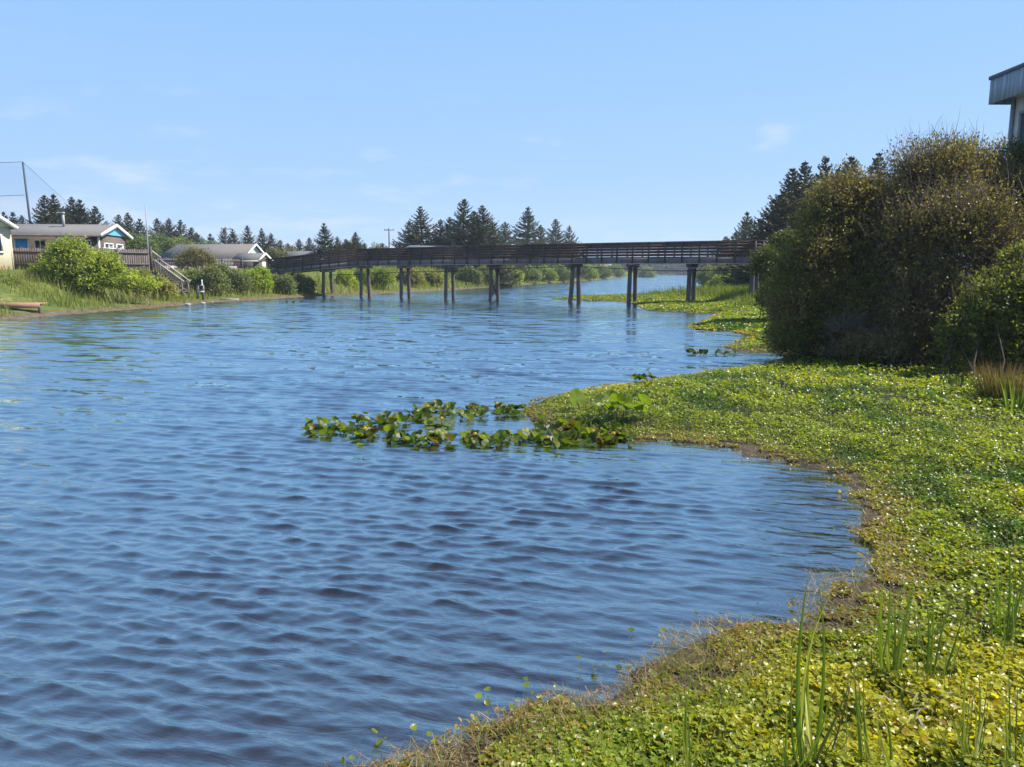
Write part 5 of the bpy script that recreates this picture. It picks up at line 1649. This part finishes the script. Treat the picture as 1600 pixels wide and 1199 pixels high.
def reeds():
    g = (0.095, 0.140, 0.022); g2 = (0.140, 0.180, 0.030); yl = (0.22, 0.22, 0.05); br = (0.10, 0.075, 0.03); dead = (0.42, 0.38, 0.29)

    def clump(name, lab, base, blades, cat='reed'):
        bp = G(*base, 0.1)
        zb = gz(bp[0], bp[1])
        root = thing(name, lab, cat, (bp[0], bp[1], zb), 'reeds in the foreground')
        for (bx, by, tx, ty, wd, c, ct, sag, dy) in blades:
            b = G(bx, by, zb + 0.0)
            t = P(tx, ty, b[1] + dy)
            mb = MB(); strap_leaf(mb, b, t, wd, sag, c, ct, yaw=random.uniform(-0.6, 0.6))
            mb.build('blade', M['blade'], root, smooth=True)
            for e in range(2 if by > 900 else 1):
                mb = MB(); jx = random.uniform(-16, 16)
                b2 = b + np.array([random.uniform(-.05, .05), random.uniform(-.05, .05), 0])
                t2 = P(tx + jx + random.uniform(-18, 18), ty + abs(random.gauss(0, 40)) + 12, b2[1] + dy + random.uniform(-.1, .1))
                strap_leaf(mb, b2, t2, wd * random.uniform(0.35, 0.7), sag + random.uniform(0, 0.06), c if random.random() < 0.6 else yl, ct if random.random() < 0.6 else yl, yaw=random.uniform(-0.8, 0.8))
                mb.build('blade', M['blade'], root, smooth=True)
        return root
    clump('reed', 'tall broad reed pair rising over the water at the middle of the foreground', (1258, 1235), [(1258, 1240, 1264, 893, 0.020, g, g2, 0.0, -0.05), (1262, 1240, 1277, 900, 0.015, g, g, 0.01, 0.05), (1268, 1235, 1258, 1080, 0.016, yl, dead, 0.0, -0.1), (1250, 1240, 1240, 1040, 0.010, g, g2, 0.0, 0.1), (1245, 1245, 1330, 1060, 0.012, br, g, 0.02, 0.1), (1275, 1245, 1335, 1040, 0.008, br, br, 0.0, 0.15), (1235, 1245, 1302, 1065, 0.010, g2, g, 0.02, 0.0)])
    clump('reed', 'pale arching reed blades at the lower left of the leaf mat', (1075, 1235), [(1082, 1240, 1086, 1045, 0.012, yl, g2, 0.0, 0.0), (1075, 1240, 1073, 1070, 0.010, yl, yl, 0.03, 0.05), (1060, 1240, 1052, 1090, 0.010, yl, yl, 0.06, 0.0), (1100, 1240, 1142, 1065, 0.009, g, br, 0.0, 0.1)])
    clump('reed', 'dense dark green reed clump beside the dead grey stalks', (1392, 1075), [(1382, 1082, 1384, 895, 0.015, g, g2, 0.0, 0.0), (1388, 1085, 1392, 885, 0.012, g, g, 0.0, 0.1), (1393, 1085, 1397, 950, 0.024, g, g2, 0.0, -0.05), (1400, 1085, 1412, 892, 0.012, g, g2, 0.0, 0.1), (1404, 1085, 1436, 885, 0.010, g, g, 0.0, 0.1), (1378, 1085, 1378, 945, 0.012, g2, g2, 0.0, 0.0), (1396, 1090, 1428, 900, 0.011, g2, g, 0.0, 0.0), (1385, 1090, 1372, 980, 0.010, g, g, 0.0, 0.1), (1372, 1090, 1362, 1000, 0.008, br, g, 0.0, 0.1)])
    clump('reed', 'reed clump with one pale bent leaf arching to the right', (1450, 1095), [(1448, 1100, 1455, 890, 0.010, g, g2, 0.0, 0.0), (1452, 1100, 1515, 908, 0.012, g2, yl, 0.22, 0.1), (1442, 1100, 1442, 905, 0.010, g, g, 0.0, 0.1), (1456, 1105, 1513, 925, 0.012, g, g, 0.0, 0.1), (1436, 1105, 1470, 960, 0.010, br, g, 0.0, 0.0), (1460, 1110, 1482, 1010, 0.010, g2, g2, 0.0, 0.0), (1430, 1105, 1424, 925, 0.008, g, g, 0.0, 0.1)])
    clump('reed', 'tall reed clump at the right frame edge above the leaf mat', (1570, 1012), [(1565, 1018, 1552, 835, 0.014, g, g2, 0.0, 0.0), (1570, 1020, 1572, 825, 0.015, g, g2, 0.0, 0.1), (1574, 1018, 1598, 845, 0.014, g, g2, 0.0, 0.1), (1562, 1060, 1563, 930, 0.018, g2, g2, 0.0, 0.0), (1578, 1020, 1606, 890, 0.012, g, g, 0.0, 0.1), (1568, 1022, 1584, 850, 0.011, g, g2, 0.0, 0.1)])
    clump('reed', 'broad leaning reed blades at the bottom centre of the leaf mat', (1343, 1240), [(1350, 1245, 1334, 1040, 0.018, g2, g2, 0.0, 0.0), (1356, 1245, 1345, 1070, 0.012, yl, g2, 0.02, 0.1), (1372, 1245, 1352, 1030, 0.008, g2, yl, 0.0, 0.1), (1388, 1245, 1378, 1100, 0.014, g, g2, 0.0, 0.0), (1335, 1245, 1332, 1000, 0.008, g, g, 0.0, 0.1)])
    clump('reed', 'leaning yellow-green reed blades near the bottom right corner', (1510, 1235), [(1520, 1240, 1470, 1100, 0.016, g2, yl, 0.06, 0.0), (1530, 1240, 1496, 1110, 0.012, g, g2, 0.04, 0.1), (1505, 1240, 1512, 1010, 0.010, yl, g2, 0.0, 0.1), (1514, 1240, 1526, 1025, 0.010, yl, yl, 0.0, 0.1), (1522, 1240, 1546, 1045, 0.009, g, br, 0.0, 0.1), (1500, 1240, 1524, 1040, 0.008, br, yl, 0.0, 0.1), (1516, 1240, 1540, 1110, 0.014, yl, dead, 0.05, 0.0)])
    clump('reed', 'thin reeds at the bottom right corner of the leaf mat', (1585, 1235), [(1588, 1240, 1592, 1050, 0.010, g, g2, 0.0, 0.0), (1578, 1240, 1575, 1010, 0.009, g2, g2, 0.0, 0.1), (1570, 1240, 1562, 1070, 0.010, g2, yl, 0.0, 0.0), (1600, 1240, 1560, 1130, 0.010, yl, dead, 0.04, 0.0), (1566, 1240, 1540, 1150, 0.008, dead, dead, 0.03, 0.0), (1595, 1240, 1612, 1060, 0.012, g, g2, 0.0, 0.1)])
    clump('reed', 'short dark single reed at the lower edge left of the tall pair', (1207, 1240), [(1207, 1245, 1206, 1140, 0.010, g, g2, 0.0, 0.0), (1212, 1245, 1226, 1150, 0.007, g2, g2, 0.0, 0.0), (1232, 1245, 1240, 1100, 0.008, g, g, 0.0, 0.0)])
    clump('reed', 'little reed tuft sticking out at the mat edge in the middle distance', (1310, 742), [(1309, 745, 1302, 715, 0.012, yl, yl, 0.0, 0.0), (1311, 745, 1310, 708, 0.012, g2, yl, 0.0, 0.0), (1313, 745, 1320, 722, 0.010, yl, yl, 0.1, 0.0)])
    clump('reed', 'pale bent reed leaf at the back edge of the mat by the thicket', (1206, 576), [(1204, 577, 1208, 556, 0.014, yl, g2, 0.0, 0.0), (1207, 577, 1226, 568, 0.022, yl, dead, 0.35, 0.0), (1202, 577, 1200, 565, 0.014, g2, g2, 0.0, 0.0)])
    # dead stalks
    bp = G(1440, 1115, 0.15); r = np.random.default_rng(3)
    root = thing('dead_stalks', 'tangle of dead grey bent stalks at the foot of the dark reed clump', 'dead reeds', (bp[0], bp[1], gz(bp[0], bp[1])))
    mb = MB()
    for k in range(26):
        b = G(r.uniform(1385, 1490), r.uniform(1075, 1150), 0.20); a = r.uniform(0, 6.28); L = r.uniform(0.05, 0.17)
        strap_leaf(mb, b, b + np.array([L * math.cos(a), L * math.sin(a), r.uniform(-0.03, 0.12)]), r.uniform(0.006, 0.014), r.uniform(-0.1, 0.3), np.array(dead) * r.uniform(0.5, 1.1), np.array(dead) * r.uniform(0.6, 1.1), 6)
    mb.build('stalks', M['blade'], root, smooth=True)

    # brown sedge tussock in front of the thicket
    def tussock(name, lab, px, py, n, hpx, wpx, c0, c1, seed, wd=0.010):
        r = np.random.default_rng(seed)
        p = G(px, py, 0.3); k = pxm(p[1])
        root = thing(name, lab, 'sedge', (p[0], p[1], 0.25))
        mb = MB()
        a = r.uniform(0, 6.28, n); q = np.sqrt(r.random(n))
        b = p + np.stack([q * np.cos(a) * wpx * k * 0.5, q * np.sin(a) * wpx * k * 0.5, np.full(n, -0.08)], -1)
        h = hpx * k * r.uniform(0.5, 1.1, n)
        o = np.stack([np.cos(a), np.sin(a), np.zeros(n)], -1) * (q * h * r.uniform(0.1, 0.6, n))[:, None]
        t = b + o + np.stack([r.normal(0, .1, n) * h, r.normal(0, .1, n) * h, h], -1)
        c = np.array(c0) * r.uniform(0.6, 1.4, (n, 1)); ct = np.array(c1) * r.uniform(0.6, 1.4, (n, 1))
        mb.blades(b, t, wd, np.array([0, 0, 1.0]) * (h * 0.07)[:, None], c, ct)
        mb.build('blades', M['blade'], root)
    tussock('sedge_tussock', 'reddish brown sedge tussock in front of the thicket at the right edge', 1568, 622, 700, 66, 60, (0.055, 0.060, 0.020), (0.15, 0.095, 0.06), 8, 0.008)
    tussock('sedge_tussock', 'bright green iris-like tuft beside the brown sedge', 1590, 640, 46, 62, 36, (0.085, 0.125, 0.022), (0.12, 0.15, 0.03), 9, 0.022)
    tussock('sedge_tussock', 'small dark seedling clump in the leaf mat left of the brown sedge', 1500, 606, 90, 34, 40, (0.035, 0.055, 0.015), (0.05, 0.07, 0.02), 10, 0.02)


reeds()


# ------------------------------------------------------------------ sea haze
def haze():
    mb = MB(); mb.box((100, 330, 14.0), (1500, 800, 32.0))
    m, nt, L = new_mat('sea_haze')
    out = N(nt, 'ShaderNodeOutputMaterial')
    v = N(nt, 'ShaderNodeVolumePrincipled', i_Density=0.0003, i_Anisotropy=0.2)
    v.inputs['Color'].default_value = (0.80, 0.90, 1.0, 1)
    L(v.outputs[0], out.inputs['Volume'])
    o = mb.build('haze', m)
    tag(o, 'thin pale sea haze softening the far trees', 'haze', kind='stuff')


haze()
